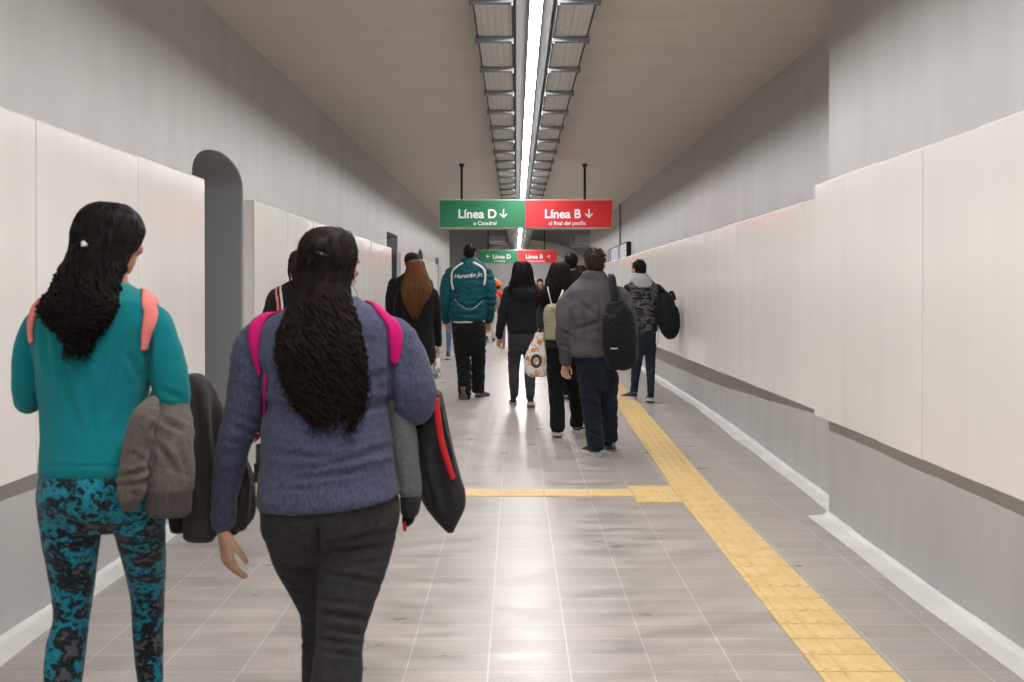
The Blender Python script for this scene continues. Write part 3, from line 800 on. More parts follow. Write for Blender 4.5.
def scalp(f, hc, R, sz, root, m, thick=1.07, cut=-0.02, back=-0.05, strand=None, voxel=0.007, amp=0.003, name='hair', mess=160, ln=0.03):
    """short cropped hair hugging the skull: full behind, hairline over the brow"""
    b = MB()
    def e(p, r): b.ellipsoid(Vector(hc) + R @ (Vector(p) * sz), [q * sz * thick for q in r], R, 22, 14)
    e((0, -0.012, 0.028), (0.075, 0.092, 0.082)); e((0, -0.035, -0.01), (0.068, 0.066, 0.062)); e((0, -0.04, back), (0.052, 0.045, 0.032))
    me = solid(b, voxel, 3, 'hair'); wrinkle(me, amp=amp, sc=(30, 30, 30))
    hb = MB(); hb.add([v.co for v in me.vertices], [tuple(p.vertices) for p in me.polygons], 0, True)
    rnd = random.Random(int(hc.x * 1000)); vs = me.vertices
    for k in range(mess):
        v = vs[rnd.randrange(len(vs))]; n = v.normal
        d = (n * 0.55 + Vector((rnd.uniform(-.6, .6), rnd.uniform(-.6, .6), -0.7 if v.co.z < hc.z + .04 else -0.1))).normalized()
        p = v.co.copy() - n * 0.004; q = p + n * ln * .4 * rnd.uniform(.6, 1); r_ = q + d * ln * rnd.uniform(.4, 1) * .6
        hb.tube([p, q, r_], [0.0045, 0.0035, 0.0008], 4)
    return link(name, hb.mesh('hair'), m, root)
# ================================================================ people: the crowd
def G(px, py):
    """point of the floor seen at a pixel"""
    y = F * CH / (py - CY); return Vector(((px - CX) / F * y, y, 0.0))
B = srgb
cloth('c_black', B(26, 25, 27)); cloth('c_black2', B(20, 20, 24)); cloth('c_navyblack', B(30, 31, 38)); cloth('c_coat', B(20, 18, 19))
cloth('c_teal_top', B(4, 122, 130), 0.06, 260, 0.85, 0.12, 0.2); cloth('c_sweater', B(70, 74, 100), 0.30, 170, 0.95, 0.3, 0.3, (1, 1, 0.4))
cloth('c_jeans_grey', B(56, 54, 56), 0.18, 60, 0.9, 0.25, 0.1, (1, 1, 0.4)); cloth('c_magenta', B(196, 12, 108), 0.08); cloth('c_salmon', B(236, 136, 130), 0.06)
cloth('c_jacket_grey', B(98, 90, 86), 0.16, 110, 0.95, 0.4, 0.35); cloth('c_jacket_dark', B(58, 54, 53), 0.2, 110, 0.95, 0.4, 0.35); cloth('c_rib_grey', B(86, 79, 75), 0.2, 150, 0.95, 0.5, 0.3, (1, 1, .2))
cloth('c_sleeve_grey', B(100, 101, 106), 0.16, 120); cloth('c_cuff_dark', B(50, 50, 55), 0.15, 150); cloth('c_charcoal', B(46, 45, 49), 0.15, 90, 0.75); cloth('c_red', B(190, 32, 34), 0.08)
cloth('c_track', B(8, 84, 96), 0.08, 200, 0.6, 0.12, 0.1); cloth('c_white', B(215, 213, 210), 0.04); cloth('c_grey_jacket', B(92, 90, 95), 0.1, 120, 0.8)
cloth('c_navy_jeans', B(30, 37, 52), 0.22, 60); cloth('c_blue_jeans', B(40, 49, 63), 0.25, 60); cloth('c_grey_trousers', B(60, 59, 63), 0.1)
cloth('c_hood', B(168, 168, 170), 0.08); cloth('c_bag_black', B(24, 24, 27), 0.12, 120, 0.65); cloth('c_green_bag', B(150, 150, 122), 0.08, 90, 0.8); cloth('c_strap_cream', B(205, 200, 182), 0.05)
cloth('c_dkgrey_jacket', B(62, 60, 62), 0.12); cloth('c_far_red', B(208, 42, 34), 0.05); cloth('c_far_orange', B(232, 112, 38), 0.05); cloth('c_purple', B(150, 110, 150), 0.2); cloth('c_far_jeans', B(88, 116, 160), 0.1)
cloth('c_beige', B(150, 142, 134), 0.08); cloth('c_strap_stripe', B(226, 120, 130), 0.2, 60)
M['sole_white'] = mat('sole_white', (0.6, 0.6, 0.6), 0.6); M['sole_dark'] = mat('sole_dark', (0.03, 0.03, 0.03), 0.7)
M['shoe_grey'] = mat('shoe_grey', (0.10, 0.09, 0.085), 0.8); M['shoe_black'] = mat('shoe_black', (0.02, 0.02, 0.022), 0.6); M['shoe_plum'] = mat('shoe_plum', (0.11, 0.05, 0.06), 0.7)
M['pearl'] = mat('pearl', (0.75, 0.68, 0.58), 0.25); M['plastic_black'] = mat('plastic_black', (0.015, 0.015, 0.015), 0.35)
# teal and black splashed leggings
def camo(name, stops, sc, ns=3.5, detail=5, white=None):
    m = mat(name, (0, 0, 0), 0.75, spec=0.25, sheen=0.1); nt = m.node_tree; bs = nt.nodes['Principled BSDF']
    mp = coords(m, sc); n = N(m, 'ShaderNodeTexNoise', Scale=ns, Detail=detail, Roughness=0.66, Distortion=0.15); L(m, mp, 'Vector', n, 'Vector')
    r = N(m, 'ShaderNodeValToRGB'); r.color_ramp.interpolation = 'LINEAR'
    while len(r.color_ramp.elements) < len(stops): r.color_ramp.elements.new(0.5)
    for e, (p, c) in zip(r.color_ramp.elements, stops): e.position = p; e.color = (*c, 1)
    L(m, n, 'Fac', r, 'Fac'); last = r
    if white:
        n2 = N(m, 'ShaderNodeTexNoise', Scale=ns * 5, Detail=3, Roughness=0.7); L(m, coords(m, sc, (3, 1, 2)), 'Vector', n2, 'Vector')
        r2 = N(m, 'ShaderNodeValToRGB'); r2.color_ramp.elements[0].position = 0.66; r2.color_ramp.elements[1].position = 0.74
        r2.color_ramp.elements[0].color = (0, 0, 0, 1); r2.color_ramp.elements[1].color = (1, 1, 1, 1); L(m, n2, 'Fac', r2, 'Fac')
        mx = N(m, 'ShaderNodeMix', data_type='RGBA'); L(m, r2, 'Color', mx, 0); L(m, r, 'Color', mx, 6); mx.inputs[7].default_value = (*white, 1); m.node_tree.links.new(mx.outputs[2], bs.inputs['Base Color'])
    else: L(m, r, 'Color', bs, 'Base Color')
    M[name] = m; return m
K_, T1, T2, G1 = B(16, 18, 22), B(6, 96, 116), B(20, 130, 150), B(72, 74, 80)
camo('c_leggings', [(0.0, G1), (0.39, G1), (0.42, K_), (0.49, K_), (0.515, T1), (0.56, T2), (0.59, T1), (0.61, K_), (0.72, K_)], (2.8, 2.8, 3.6), 6.0, 8, white=B(120, 140, 150))
camo('c_camo', [(0.0, B(22, 22, 24)), (0.48, B(24, 24, 26)), (0.52, B(78, 78, 80)), (0.6, B(92, 92, 92)), (0.63, B(30, 30, 32))], (2.2, 2.2, 6), 4.0, 3)
camo('c_print', [(0.0, B(205, 205, 205)), (0.5, B(212, 210, 208)), (0.55, B(150, 150, 156)), (0.6, B(235, 150, 70)), (0.66, B(245, 190, 120)), (0.7, B(60, 60, 70))], (5, 5, 5), 2.6, 3)

UP = Vector((0, 0, 1))
# ------------------------------------------------------------ 1: woman in the blue marled sweater
W2Y = 3.0
root2, f2, bv2, hc2, R2 = person(
    'person in a blue marled sweater and dark grey jeans, long dark curly hair, magenta straps', W2Y, (P(328, 0, W2Y).x, W2Y),
    torso=[(296, 322, 358, .05, 0), (303, 308, 366, .075, 0), (311, 284, 381, .10, -.01), (325, 264, 392, .13, -.01), (350, 260, 393, .15, -.01), (378, 264, 390, .155, -.01), (396, 265, 389, .157, -.005), (408, 268, 388, .155, -.005), (425, 264, 391, .165, -.005), (446, 264, 394, .172, -.01), (466, 262, 395, .17, -.015), (482, 260, 398, .18, -.02), (494, 260, 400, .185, -.025, 5), (500, 264, 398, .175, -.025, 6), (503, 290, 380, .12, -.025, 5)],
    trousers=[(478, 266, 393, .15, -.01), (495, 263, 398, .165, -.02), (515, 261, 400, .18, -.03), (536, 262, 397, .185, -.035), (552, 270, 391, .17, -.03), (562, 286, 382, .12, -.02)],
    arms=[[(268, 334, 0, 18), (258, 345, 0, 22), (251, 370, 0, 21.5), (245, 405, .01, 18.5), (236, 438, .02, 17.5), (229, 467, .05, 15), (225, 497, .08, 13.3), (223, 523, .11, 12.5)],
          [(384, 332, 0, 18), (396, 342, 0, 22), (404, 366, 0, 25), (411, 390, .0, 25.5), (413, 402, .03, 23), (412, 402, .12, 20), (408, 398, .22, 15), (403, 392, .30, 12.5)]],
    legs=[[(296, 528, .0, 33), (301, 556, .06, 29), (310, 585, .12, 23), (318, 612, .17, 19), (319, 645, .2, 18.5), (318, 680, .2, 17), (320, 720, .22, 12.5), (321, 752, .24, 11)],
          [(362, 528, -.03, 35), (354, 560, -.06, 34), (348, 590, -.1, 29.5), (342, 622, -.14, 24.5), (339, 650, -.17, 22.5), (337, 682, -.2, 24), (336, 720, -.24, 19), (335, 775, -.27, 12), (335, 800, -.27, 11)]],
    neck=(334, 312, 332, 282, 19, -.01), head=(328, 262, 0.93, -0.35, 0.0),
    top='c_sweater', low='c_jeans_grey', skinm='skin_fair', voxel=.0065, top_name='sweater', low_name='jeans',
    hands=[(223, 530, .11, (0.12, .0, -1), (.75, .6, 0), (.6, -.7, .0), .38, .95), (402, 390, .31, (-.35, .9, .1), (0, -.2, -1), (-1, 0, 0), .9, .9)],
    shoes=[(P(321, 291, W2Y + .2) * Vector((1, 1, 0)) if False else Vector((P(321, 0, W2Y + .2).x, W2Y + .17, 0)), 0.05, .245, 'shoe_black', 'sole_white'), (Vector((P(335, 0, W2Y - .27).x, W2Y - .33, 0.0)), -.05, .245, 'shoe_black', 'sole_white', .35)],
    wr=dict(amp=.0035, sc=(9, 9, 18), seed=2.0, folds=[(262, 404, 330, 411, 5, .008), (330, 411, 388, 404, 5, .007), (268, 452, 340, 460, 3.5, .006), (340, 460, 396, 446, 3.5, .0075), (300, 470, 395, 452, 2.6, .005), (290, 480, 370, 470, 2.6, .004), (275, 490, 330, 489, 2.5, .003), (270, 372, 300, 378, 4, .004), (350, 384, 388, 372, 4, .005), (236, 414, 262, 424, 2.6, .004), (230, 424, 256, 436, 2.6, .005), (224, 440, 248, 446, 2.6, .004), (262, 360, 268, 420, 4, .006), (389, 350, 392, 430, 4, .006), (220, 470, 242, 478, 2.6, .003)]),
    wrl=dict(amp=.0018, sc=(12, 12, 24), seed=5.0, folds=[(318, 546, 396, 530, 3, .006), (320, 552, 392, 545, 2.5, .004), (319, 572, 385, 584, 2.8, .006), (345, 566, 390, 560, 2.5, .004), (319, 612, 368, 620, 3, .008), (322, 628, 364, 634, 2.4, .006), (319, 640, 362, 645, 2.2, .006), (322, 652, 358, 656, 2.2, .004), (318, 600, 360, 604, 2.4, .004), (316, 520, 318, 556, 3.2, .014), (270, 520, 300, 533, 3, .003), (300, 598, 317, 604, 2.4, .004), (300, 640, 317, 646, 2.4, .004)]))
rows_h2 = [(229, 318, 340, .03, 0), (233, 310, 348, .07, 0), (243, 302, 354, .10, 0), (258, 300, 355, .11, -.01), (272, 300, 352, .10, -.02), (288, 297, 349, .08, -.05), (305, 290, 352, .06, -.085), (325, 284, 356, .045, -.12), (345, 280, 360, .04, -.14), (368, 284, 362, .035, -.15), (390, 291, 363, .03, -.155), (408, 302, 360, .022, -.16), (422, 316, 352, .012, -.16)]
def bun(b):
    c = P(319, 248, W2Y - .105); b.ellipsoid(c, (.028, .02, .02))
h2 = hair_mesh(f2, rows_h2, root2, 'hair_dark', .007, [
    dict(n=230, rad=.0040, curl=.009, freq=3.4, t0=(.38, .62), t1=(.7, 1.06), out=.0, back=.85, seed=3, flare=.012),
    dict(n=170, rad=.0025, curl=.012, freq=3.6, t0=(.4, .75), t1=(.75, 1.10), out=.002, back=.85, seed=4, flare=.02),
    dict(n=150, rad=.0035, curl=.002, freq=.8, t0=(.0, .15), t1=(.36, .46), out=.0015, back=.6, seed=5),
    dict(n=26, rad=.0012, curl=.012, freq=1.2, t0=(.0, .4), t1=(.3, .6), out=.012, back=.5, seed=8)], wr=dict(amp=.007, sc=(30, 30, 16), seed=1.0), extra=bun)
b = MB(); c = P(321, 254, W2Y - .125); b.tube([c + Vector((-.016, 0, .006)), c + Vector((0, -.006, 0)), c + Vector((.016, 0, -.004))], [.003, .005, .003], 8); b.build('hair_clip', 'plastic_black', h2)

def front_pack(root_y, bv, m, left, right, label, bodyc, width=.045, under=True):
    """pack worn on the chest: only its shoulder straps show from behind"""
    t = empty('backpack', bodyc, label, 'backpack')
    b = MB(); c = Vector(bodyc)
    b.tube([c + Vector((0, 0, -.2)), c + Vector((0, 0, -.19)), c + Vector((0, .01, -.05)), c + Vector((0, 0, .1)), c + Vector((0, -.01, .17)), c + Vector((0, -.01, .19))], [(.12, .03), (.15, .07), (.155, .085), (.14, .075), (.11, .05), (.05, .02)], 24, up=(0, 1, 0))
    me = wrinkle(solid(b, .01, 3), amp=.004); link('pack_body', me, m, t)
    b = MB(); b.tube([c + Vector((0, .06, -.16)), c + Vector((0, .085, -.08)), c + Vector((0, .075, -.01))], [(.10, .02), (.11, .035), (.09, .015)], 20, up=(0, 1, 0)); b.build('front_pocket', m, t)
    for pts in (left, right): strap(bv, pts, width, .007, 'shoulder_strap', m, t, 6, .001, taper=9)
    return t
s2 = front_pack(W2Y, bv2, 'c_magenta',
    [P(300, 318, W2Y + .12), P(283, 308, W2Y + .06), P(267, 310, W2Y - .0), hit(bv2, 258, 326, W2Y), hit(bv2, 257, 347, W2Y), hit(bv2, 262, 374, W2Y)],
    [P(360, 318, W2Y + .12), P(371, 306, W2Y + .05), P(381, 311, W2Y - .04), hit(bv2, 391, 326, W2Y), hit(bv2, 395.5, 344, W2Y), hit(bv2, 395, 364, W2Y)],
    'magenta backpack worn on the chest of the person in the blue sweater, straps over shoulders', P(328, 400, W2Y + .24))
b = MB(); pts = [P(263, 376, W2Y - .12), P(265, 395, W2Y - .06), P(264, 420, W2Y + .0), P(262, 440, W2Y + .05)]
strap(bv2, pts, .028, .004, 'webbing', 'c_magenta', s2, 5, .001)
b = MB(); c = P(260, 455, W2Y - .02); b.box(c.x - .010, c.x + .008, c.y - .006, c.y + .006, c.z - .025, c.z + .03); b.build('buckle', 'plastic_black', s2)
b = MB(); c = P(258.5, 471, W2Y - .02); b.box(c.x - .012, c.x + .006, c.y - .004, c.y + .004, c.z - .03, c.z + .02); b.box(c.x - .007, c.x + .002, c.y - .006, c.y - .004, c.z - .024, c.z + .01); b.build('strap_end', 'c_cuff_dark', s2)

# garment over her right forearm
tj = empty('folded_jacket', P(425, 440, W2Y + .1), 'charcoal and grey jacket with red lining draped over blue sweater person\'s arm', 'jacket')
fj = Fig(W2Y + .12)
b = MB(); fj.rings(b, [(392, 428, 440, .05, 0), (405, 416, 443, .055, 0), (430, 410, 448, .06, 0), (455, 412, 454, .055, 0), (480, 417, 461, .05, 0), (500, 423, 465, .045, 0), (515, 433, 461, .035, 0), (527, 444, 455, .02, 0), (532, 448, 452, .01, 0)], 4, 24)
me = wrinkle(solid(b, .006, 4), amp=.005, sc=(14, 14, 4), folds=[(432, 440, 447, 515, 4, .008), (424, 470, 436, 512, 3, .006)]); link('jacket_body', me, 'c_charcoal', tj)
b = MB(); fs = Fig(W2Y + .02); fs.rings(b, [(396, 386, 404, .04, 0), (410, 388, 411, .05, 0), (440, 391, 417, .05, 0), (470, 396, 420, .05, 0), (493, 399, 421, .045, 0), (496, 400, 420, .03, 0)], 4, 22)
me = wrinkle(solid(b, .006, 4), amp=.003, sc=(14, 14, 6)); sl = link('sleeve', me, 'c_sleeve_grey', tj)
b = MB(); fs.rings(b, [(492, 400, 421, .042, 0), (500, 400, 421.5, .045, 0), (512, 401, 419, .04, 0), (516, 403, 417, .03, 0)], 3, 22); me = solid(b, .005, 3); link('cuff', me, 'c_cuff_dark', sl, label='dark ribbed cuff')
b = MB(); fs.rings(b, [(512, 402, 416, .02, .02), (522, 402, 414, .02, .02), (527, 403, 408, .008, .02)], 3, 16); me = solid(b, .004, 2); link('lining', me, 'c_black', sl)
b = MB(); b.tube([P(404, 522, W2Y), P(405, 531, W2Y)], .005, 8); b.build('drawcord', 'c_red', sl, label='red cord end')
bvj = bvh_of(tj.children[0].data)
strap(bvj, [P(438, 398, W2Y + .04), P(440, 420, W2Y + .04), P(444, 445, W2Y + .05), P(448.5, 470, W2Y + .07), P(449.5, 479, W2Y + .08)], .016, .006, 'red_lining', 'c_red', tj, 5, .001)
strap(bvj, [P(443, 404, W2Y + .08), P(446, 425, W2Y + .08), P(453, 450, W2Y + .08), P(458, 470, W2Y + .08)], .007, .005, 'zip', 'plastic_black', tj, 5, .001)

# ------------------------------------------------------------ 2: woman in the teal top
W1Y = 3.05
root1, f1, bv1, hc1, R1 = person(
    'person in a teal long-sleeved top and teal-black splashed leggings, curly black hair with clip', W1Y, (P(106, 0, W1Y).x, W1Y),
    torso=[(277, 90, 122, .05, 0), (285, 76, 128, .07, 0), (293, 58, 143, .095, 0), (304, 42, 156, .115, 0), (322, 36, 158, .125, 0), (350, 37, 151, .125, 0), (380, 40, 148, .12, 0), (410, 43, 146, .12, 0), (440, 45, 150, .13, -.01), (462, 44, 154, .14, -.015), (471, 44, 155, .135, -.015), (475, 50, 150, .10, -.015)],
    trousers=[(458, 47, 152, .12, -.01), (475, 43, 157, .14, -.02), (495, 39.5, 164, .155, -.03), (510, 39, 167, .16, -.03), (522, 42, 166, .14, -.03), (530, 52, 160, .09, -.02)],
    arms=[[(46, 316, 0, 12), (38, 326, 0, 14.5), (29, 350, 0, 14.5), (26, 378, -.0, 13.5), (27, 398, .03, 13), (30, 402, .12, 12), (38, 396, .2, 10), (48, 388, .26, 9)],
          [(148, 314, 0, 12), (157, 324, 0, 15.5), (164, 350, 0, 17.5), (170, 380, .0, 18.5), (172, 403, .01, 17.5), (171, 409, .1, 15), (163, 404, .22, 12), (156, 398, .28, 10)]],
    legs=[[(70, 506, -.02, 31), (71, 525, -.02, 29.5), (71.5, 553, .0, 26), (72.5, 586, .02, 21.5), (71.5, 619, .03, 17.5), (66, 648, -.0, 19.5), (63, 682, -.03, 18), (62, 720, -.06, 13), (63, 762, -.07, 10)],
          [(138, 508, -.02, 28), (140, 530, .02, 25), (145, 565, .1, 21), (147.5, 598, .16, 17.5), (148, 632, .18, 16), (149.5, 665, .18, 14.5), (151, 690, .18, 12.5), (152, 735, .2, 10)]],
    neck=(112, 292, 112, 258, 15, 0), head=(108, 238, 0.96, -0.42, 0.0),
    top='c_teal_top', low='c_leggings', skinm='skin_tan', voxel=.0065, top_name='long_sleeved_top', low_name='leggings',
    hands=[(48, 387, .27, (.6, .5, .4), (.5, -.8, 0), (0, .2, 1), .8, .9), (154, 397, .29, (-.6, .8, .0), (0, -.2, -1), (-.5, -.6, .5), .8, .9)],
    shoes=[(Vector((P(62, 0, W1Y - .07).x, W1Y - .12, 0)), .05, .245, 'shoe_grey', 'sole_white', .25), (Vector((P(152, 0, W1Y + .2).x, W1Y + .15, 0)), -.1, .245, 'shoe_grey', 'sole_white')],
    wr=dict(amp=.0025, sc=(7, 7, 10), seed=12.0, folds=[(60, 350, 82, 440, 4, .004), (120, 340, 104, 420, 4, .004), (128, 352, 140, 380, 4, .005), (44, 330, 50, 380, 3.5, .005), (44, 466, 150, 467, 1.6, .0025), (150, 335, 146, 375, 3.5, .008), (84, 360, 96, 450, 5, .003), (160, 390, 182, 398, 3, .004)]),
    wrl=dict(amp=.0012, sc=(10, 10, 20), seed=15.0, folds=[(103, 480, 104, 525, 3.5, .010), (56, 622, 88, 626, 2.5, .004), (133, 600, 164, 604, 2.5, .003), (50, 515, 96, 530, 3, .004), (112, 530, 160, 516, 3, .004)]))
rows_h1 = [(204, 99, 116, .03, 0), (208, 89, 128, .07, 0), (218, 81, 137, .10, 0), (232, 76, 141, .11, -.0), (244, 75, 136, .105, -.02), (256, 71, 127, .09, -.04), (272, 63, 121, .07, -.07), (290, 55, 116, .055, -.10), (303, 46, 114, .045, -.125), (314, 46, 109, .035, -.135), (325, 56, 102, .025, -.14), (334, 65, 93, .018, -.142), (343, 72, 86, .01, -.145)]
h1 = hair_mesh(f1, rows_h1, root1, 'hair_black', .007, [
    dict(n=300, rad=.0040, curl=.009, freq=4.6, t0=(.34, .6), t1=(.72, 1.10), out=.001, back=.85, seed=13, flare=.014),
    dict(n=200, rad=.0025, curl=.012, freq=5.2, t0=(.4, .75), t1=(.8, 1.14), out=.003, back=.85, seed=14, flare=.022),
    dict(n=170, rad=.0032, curl=.0015, freq=.8, t0=(.0, .15), t1=(.34, .42), out=.001, back=.6, seed=15),
    dict(n=10, rad=.0011, curl=.003, freq=1.2, t0=(.05, .3), t1=(.3, .5), out=.006, back=.3, seed=18)], wr=dict(amp=.007, sc=(34, 34, 26), seed=4.0))
b = MB(); 
for k in range(4):
    c = P(84 + k * 3.2, 244 + (k % 2) * 1.2, W1Y - .125 + k * .002); b.ellipsoid(c, (.0085, .007, .0095), nu=10, nv=8)
b.tube([P(82, 246.5, W1Y - .118), P(96, 246.5, W1Y - .122)], .003, 6); b.build('hair_clip', 'pearl', h1)
front_pack(W1Y, bv1, 'c_salmon',
    [P(58, 308, W1Y + .11), P(47, 300, W1Y + .05), P(38, 304, W1Y - .03), hit(bv1, 33, 316, W1Y), hit(bv1, 31.5, 330, W1Y), hit(bv1, 33.5, 343, W1Y)],
    [P(136, 308, W1Y + .11), P(146, 297, W1Y + .04), P(152, 301, W1Y - .05), hit(bv1, 150, 313, W1Y), hit(bv1, 146.5, 331, W1Y), hit(bv1, 143, 350, W1Y)],
    'salmon pink backpack worn on the chest of the person in the teal top', P(96, 380, W1Y + .22), .050)

# grey jacket over her right forearm
tj = empty('folded_jacket', P(180, 440, W1Y), 'grey hooded jacket with ribbed hem draped over teal top person\'s arm', 'jacket')
fj = Fig(W1Y - .10)
b = MB(); fj.rings(b, [(394, 152, 180, .03, .12), (404, 148, 187, .05, .10), (425, 146, 191, .055, .06), (455, 148, 193, .055, .02), (488, 148, 192, .05, 0), (492, 149, 191, .035, 0)], 4, 24)
me = wrinkle(solid(b, .006, 4), amp=.006, sc=(16, 16, 12), seed=22, folds=[(160, 420, 185, 432, 3, .006), (158, 445, 176, 470, 3, .007), (176, 440, 188, 480, 3, .006), (165, 466, 186, 476, 2.5, .004)]); jb = link('jacket_body', me, 'c_jacket_grey', tj)
b = MB(); fj.rings(b, [(486, 147, 192, .047, 0), (496, 146, 191, .05, 0), (512, 148, 190, .048, 0), (516, 150, 188, .035, 0)], 4, 24)
me = wrinkle(solid(b, .006, 3), amp=.002, sc=(60, 60, 1)); link('ribbed_hem', me, 'c_rib_grey', tj)
fs = Fig(W1Y - .16)
b = MB(); fs.limb(b, [(152, 402, 0.04, 7), (144, 418, 0, 12), (138, 440, 0, 13), (134, 466, 0, 14), (132, 484, 0, 14.5), (131, 492, 0, 13)], 4, flat=.75)
me = wrinkle(solid(b, .006, 4), amp=.006, sc=(18, 18, 18), seed=25, folds=[(120, 476, 146, 470, 2.4, .008), (118, 486, 146, 482, 2.4, .006), (130, 450, 146, 462, 2.4, .004)]); sl = link('sleeve', me, 'c_jacket_grey', tj)
b = MB(); fs.limb(b, [(131, 490, 0, 11), (130.5, 500, 0, 11.5), (130, 510, 0, 10.5)], 4, flat=.8, ball=False); link('cuff', solid(b, .005, 3), 'c_rib_grey', sl)
fd = Fig(W1Y + .1)
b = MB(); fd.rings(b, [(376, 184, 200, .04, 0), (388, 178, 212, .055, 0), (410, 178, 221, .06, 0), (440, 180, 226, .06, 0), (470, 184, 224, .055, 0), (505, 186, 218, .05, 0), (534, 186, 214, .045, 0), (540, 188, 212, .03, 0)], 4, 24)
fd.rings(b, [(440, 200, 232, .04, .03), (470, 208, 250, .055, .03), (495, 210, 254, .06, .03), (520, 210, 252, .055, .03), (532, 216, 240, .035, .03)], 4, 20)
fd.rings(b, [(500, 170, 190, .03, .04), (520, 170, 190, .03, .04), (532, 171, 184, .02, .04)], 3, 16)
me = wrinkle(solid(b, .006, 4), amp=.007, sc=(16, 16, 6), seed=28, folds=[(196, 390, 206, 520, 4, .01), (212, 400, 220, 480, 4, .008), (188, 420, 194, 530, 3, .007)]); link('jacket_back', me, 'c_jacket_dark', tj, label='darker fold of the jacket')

# ------------------------------------------------------------ 3: person half hidden between the two
r_, f_, bv_, hc_, R_ = person('person in a black top with a pink and white bag strap, behind blue sweater person', 6.0, (P(302, 0, 6).x, 6.0),
    torso=[(280, 293, 315, .05, 0), (286, 281, 323, .08, 0), (295, 270, 334, .11, 0), (320, 267, 337, .12, 0), (360, 271, 333, .12, 0), (400, 269, 335, .13, 0), (404, 272, 330, .1, 0)],
    trousers=[(385, 274, 331, .11, 0), (410, 270, 334, .13, 0), (430, 272, 332, .11, 0)],
    arms=[[(276, 298, 0, 9), (270, 325, 0, 9), (271, 355, .04, 8), (276, 385, .1, 6.5)], [(328, 298, 0, 9), (334, 325, 0, 9), (333, 355, .04, 8), (329, 385, .1, 6.5)]],
    legs=[[(289, 420, 0, 15), (291, 470, .06, 11), (292, 510, .1, 9), (292, 532, .1, 7)], [(315, 420, 0, 15), (314, 470, -.04, 11), (313, 510, -.1, 9), (312, 538, -.14, 7)]],
    neck=(304, 290, 304, 272, 9), head=(304, 266, .95, -.3, 0), skinm='skin_brown', top='c_black', low='c_black2', voxel=.009,
    hands=[(276, 388, .1, (0, .1, -1), (1, 0, 0), (0, 1, 0), .5), (329, 388, .1, (0, .1, -1), (-1, 0, 0), (0, 1, 0), .5)],
    shoes=[(Vector((P(292, 0, 6.1).x, 6.05, 0)), 0, .25, 'shoe_black', 'sole_white'), (Vector((P(312, 0, 5.86).x, 5.8, 0)), 0, .25, 'shoe_black', 'sole_white', .3)])
hair_mesh(f_, [(250, 299, 309, .04, 0), (253, 293, 315, .08, 0), (262, 290, 318, .1, -.01), (274, 290, 318, .09, -.03), (290, 293, 316, .05, -.08), (310, 296, 314, .03, -.11)], r_, 'hair_redbrown', .008, dict(n=60, rad=.003, curl=.003, t0=(0, .3), t1=(.7, 1), out=.003, seed=31))
hb = empty('handbag', P(276, 400, 5.9), 'dark handbag hanging from a pink and white strap behind blue sweater person', 'handbag')
c = P(276, 410, 5.9) + Vector((0.02, -.05, 0)); b = MB(); b.tube([c + Vector((0, 0, -.12)), c + Vector((0, 0, -.11)), c, c + Vector((0, 0, .09)), c + Vector((0, 0, .1))], [(.09, .02), (.12, .045), (.13, .05), (.11, .03), (.1, .02)], 20, up=(0, 1, 0)); b.build('bag_body', 'c_bag_black', hb)
strap(bv_, [P(281, 290, 6.05), P(279, 292, 5.95), P(277, 305, 5.88), P(275, 330, 5.87), P(275, 370, 5.86), P(276, 392, 5.86)], .014, .006, 'strap', 'c_strap_stripe', hb, 5, .001, 2)
strap(bv_, [P(286, 288, 6.05), P(283, 290, 5.95), P(282, 305, 5.88), P(281, 330, 5.87), P(281, 370, 5.86), P(280, 392, 5.86)], .012, .006, 'strap', 'c_white', hb, 5, .001, 2)

# ------------------------------------------------------------ 4: auburn haired woman in a black coat
Y = 11.2
r_, f_, bv_, hc_, R_ = person('person in a long black coat with very long straight auburn hair', Y, (P(418, 0, Y).x, Y),
    torso=[(281, 412, 424, .05, 0), (285, 405, 430, .08, 0), (291, 400, 435, .11, 0), (305, 400, 436, .12, 0), (325, 402, 433, .12, 0), (345, 401, 435, .14, 0), (358, 400, 435.5, .15, 0), (366, 402, 431, .14, 0), (368, 408, 426, .1, 0)],
    trousers=[(335, 405, 431, .1, 0), (350, 403, 433, .12, 0), (362, 405, 431, .1, 0)],
    arms=[[(402, 292, 0, 5), (399, 306, 0, 5.2), (398, 322, 0, 4.8), (399, 342, .06, 3.8)], [(433, 293, 0, 5), (436, 306, 0, 5), (437, 322, .02, 4.6), (438.5, 344, .08, 3.4)]],
    legs=[[(411, 360, 0, 6.5), (412, 385, .04, 5), (412, 410, .05, 4), (412, 424, .06, 3.4)], [(424, 360, 0, 6.5), (424, 385, -.04, 5), (424, 410, -.1, 4), (424, 427, -.15, 3.4)]],
    neck=(417, 286, 417, 277, 5.5), head=(416.5, 271.5, 1.0, .2, 0), top='c_coat', low='c_black2', skinm='skin_fair', voxel=.01, top_name='coat',
    hands=[(399, 344, .07, (0, .1, -1), (1, 0, 0), (0, 1, 0), .6), (438.6, 345.5, .09, (.05, .05, -1), (-1, 0, 0), (0, 1, 0), .9)],
    shoes=[(Vector((P(412, 0, Y).x, Y + .02, 0)), 0, .25, 'shoe_black', 'sole_dark'), (Vector((P(424, 0, Y).x, Y - .22, 0)), 0, .25, 'shoe_black', 'sole_dark', .2)])
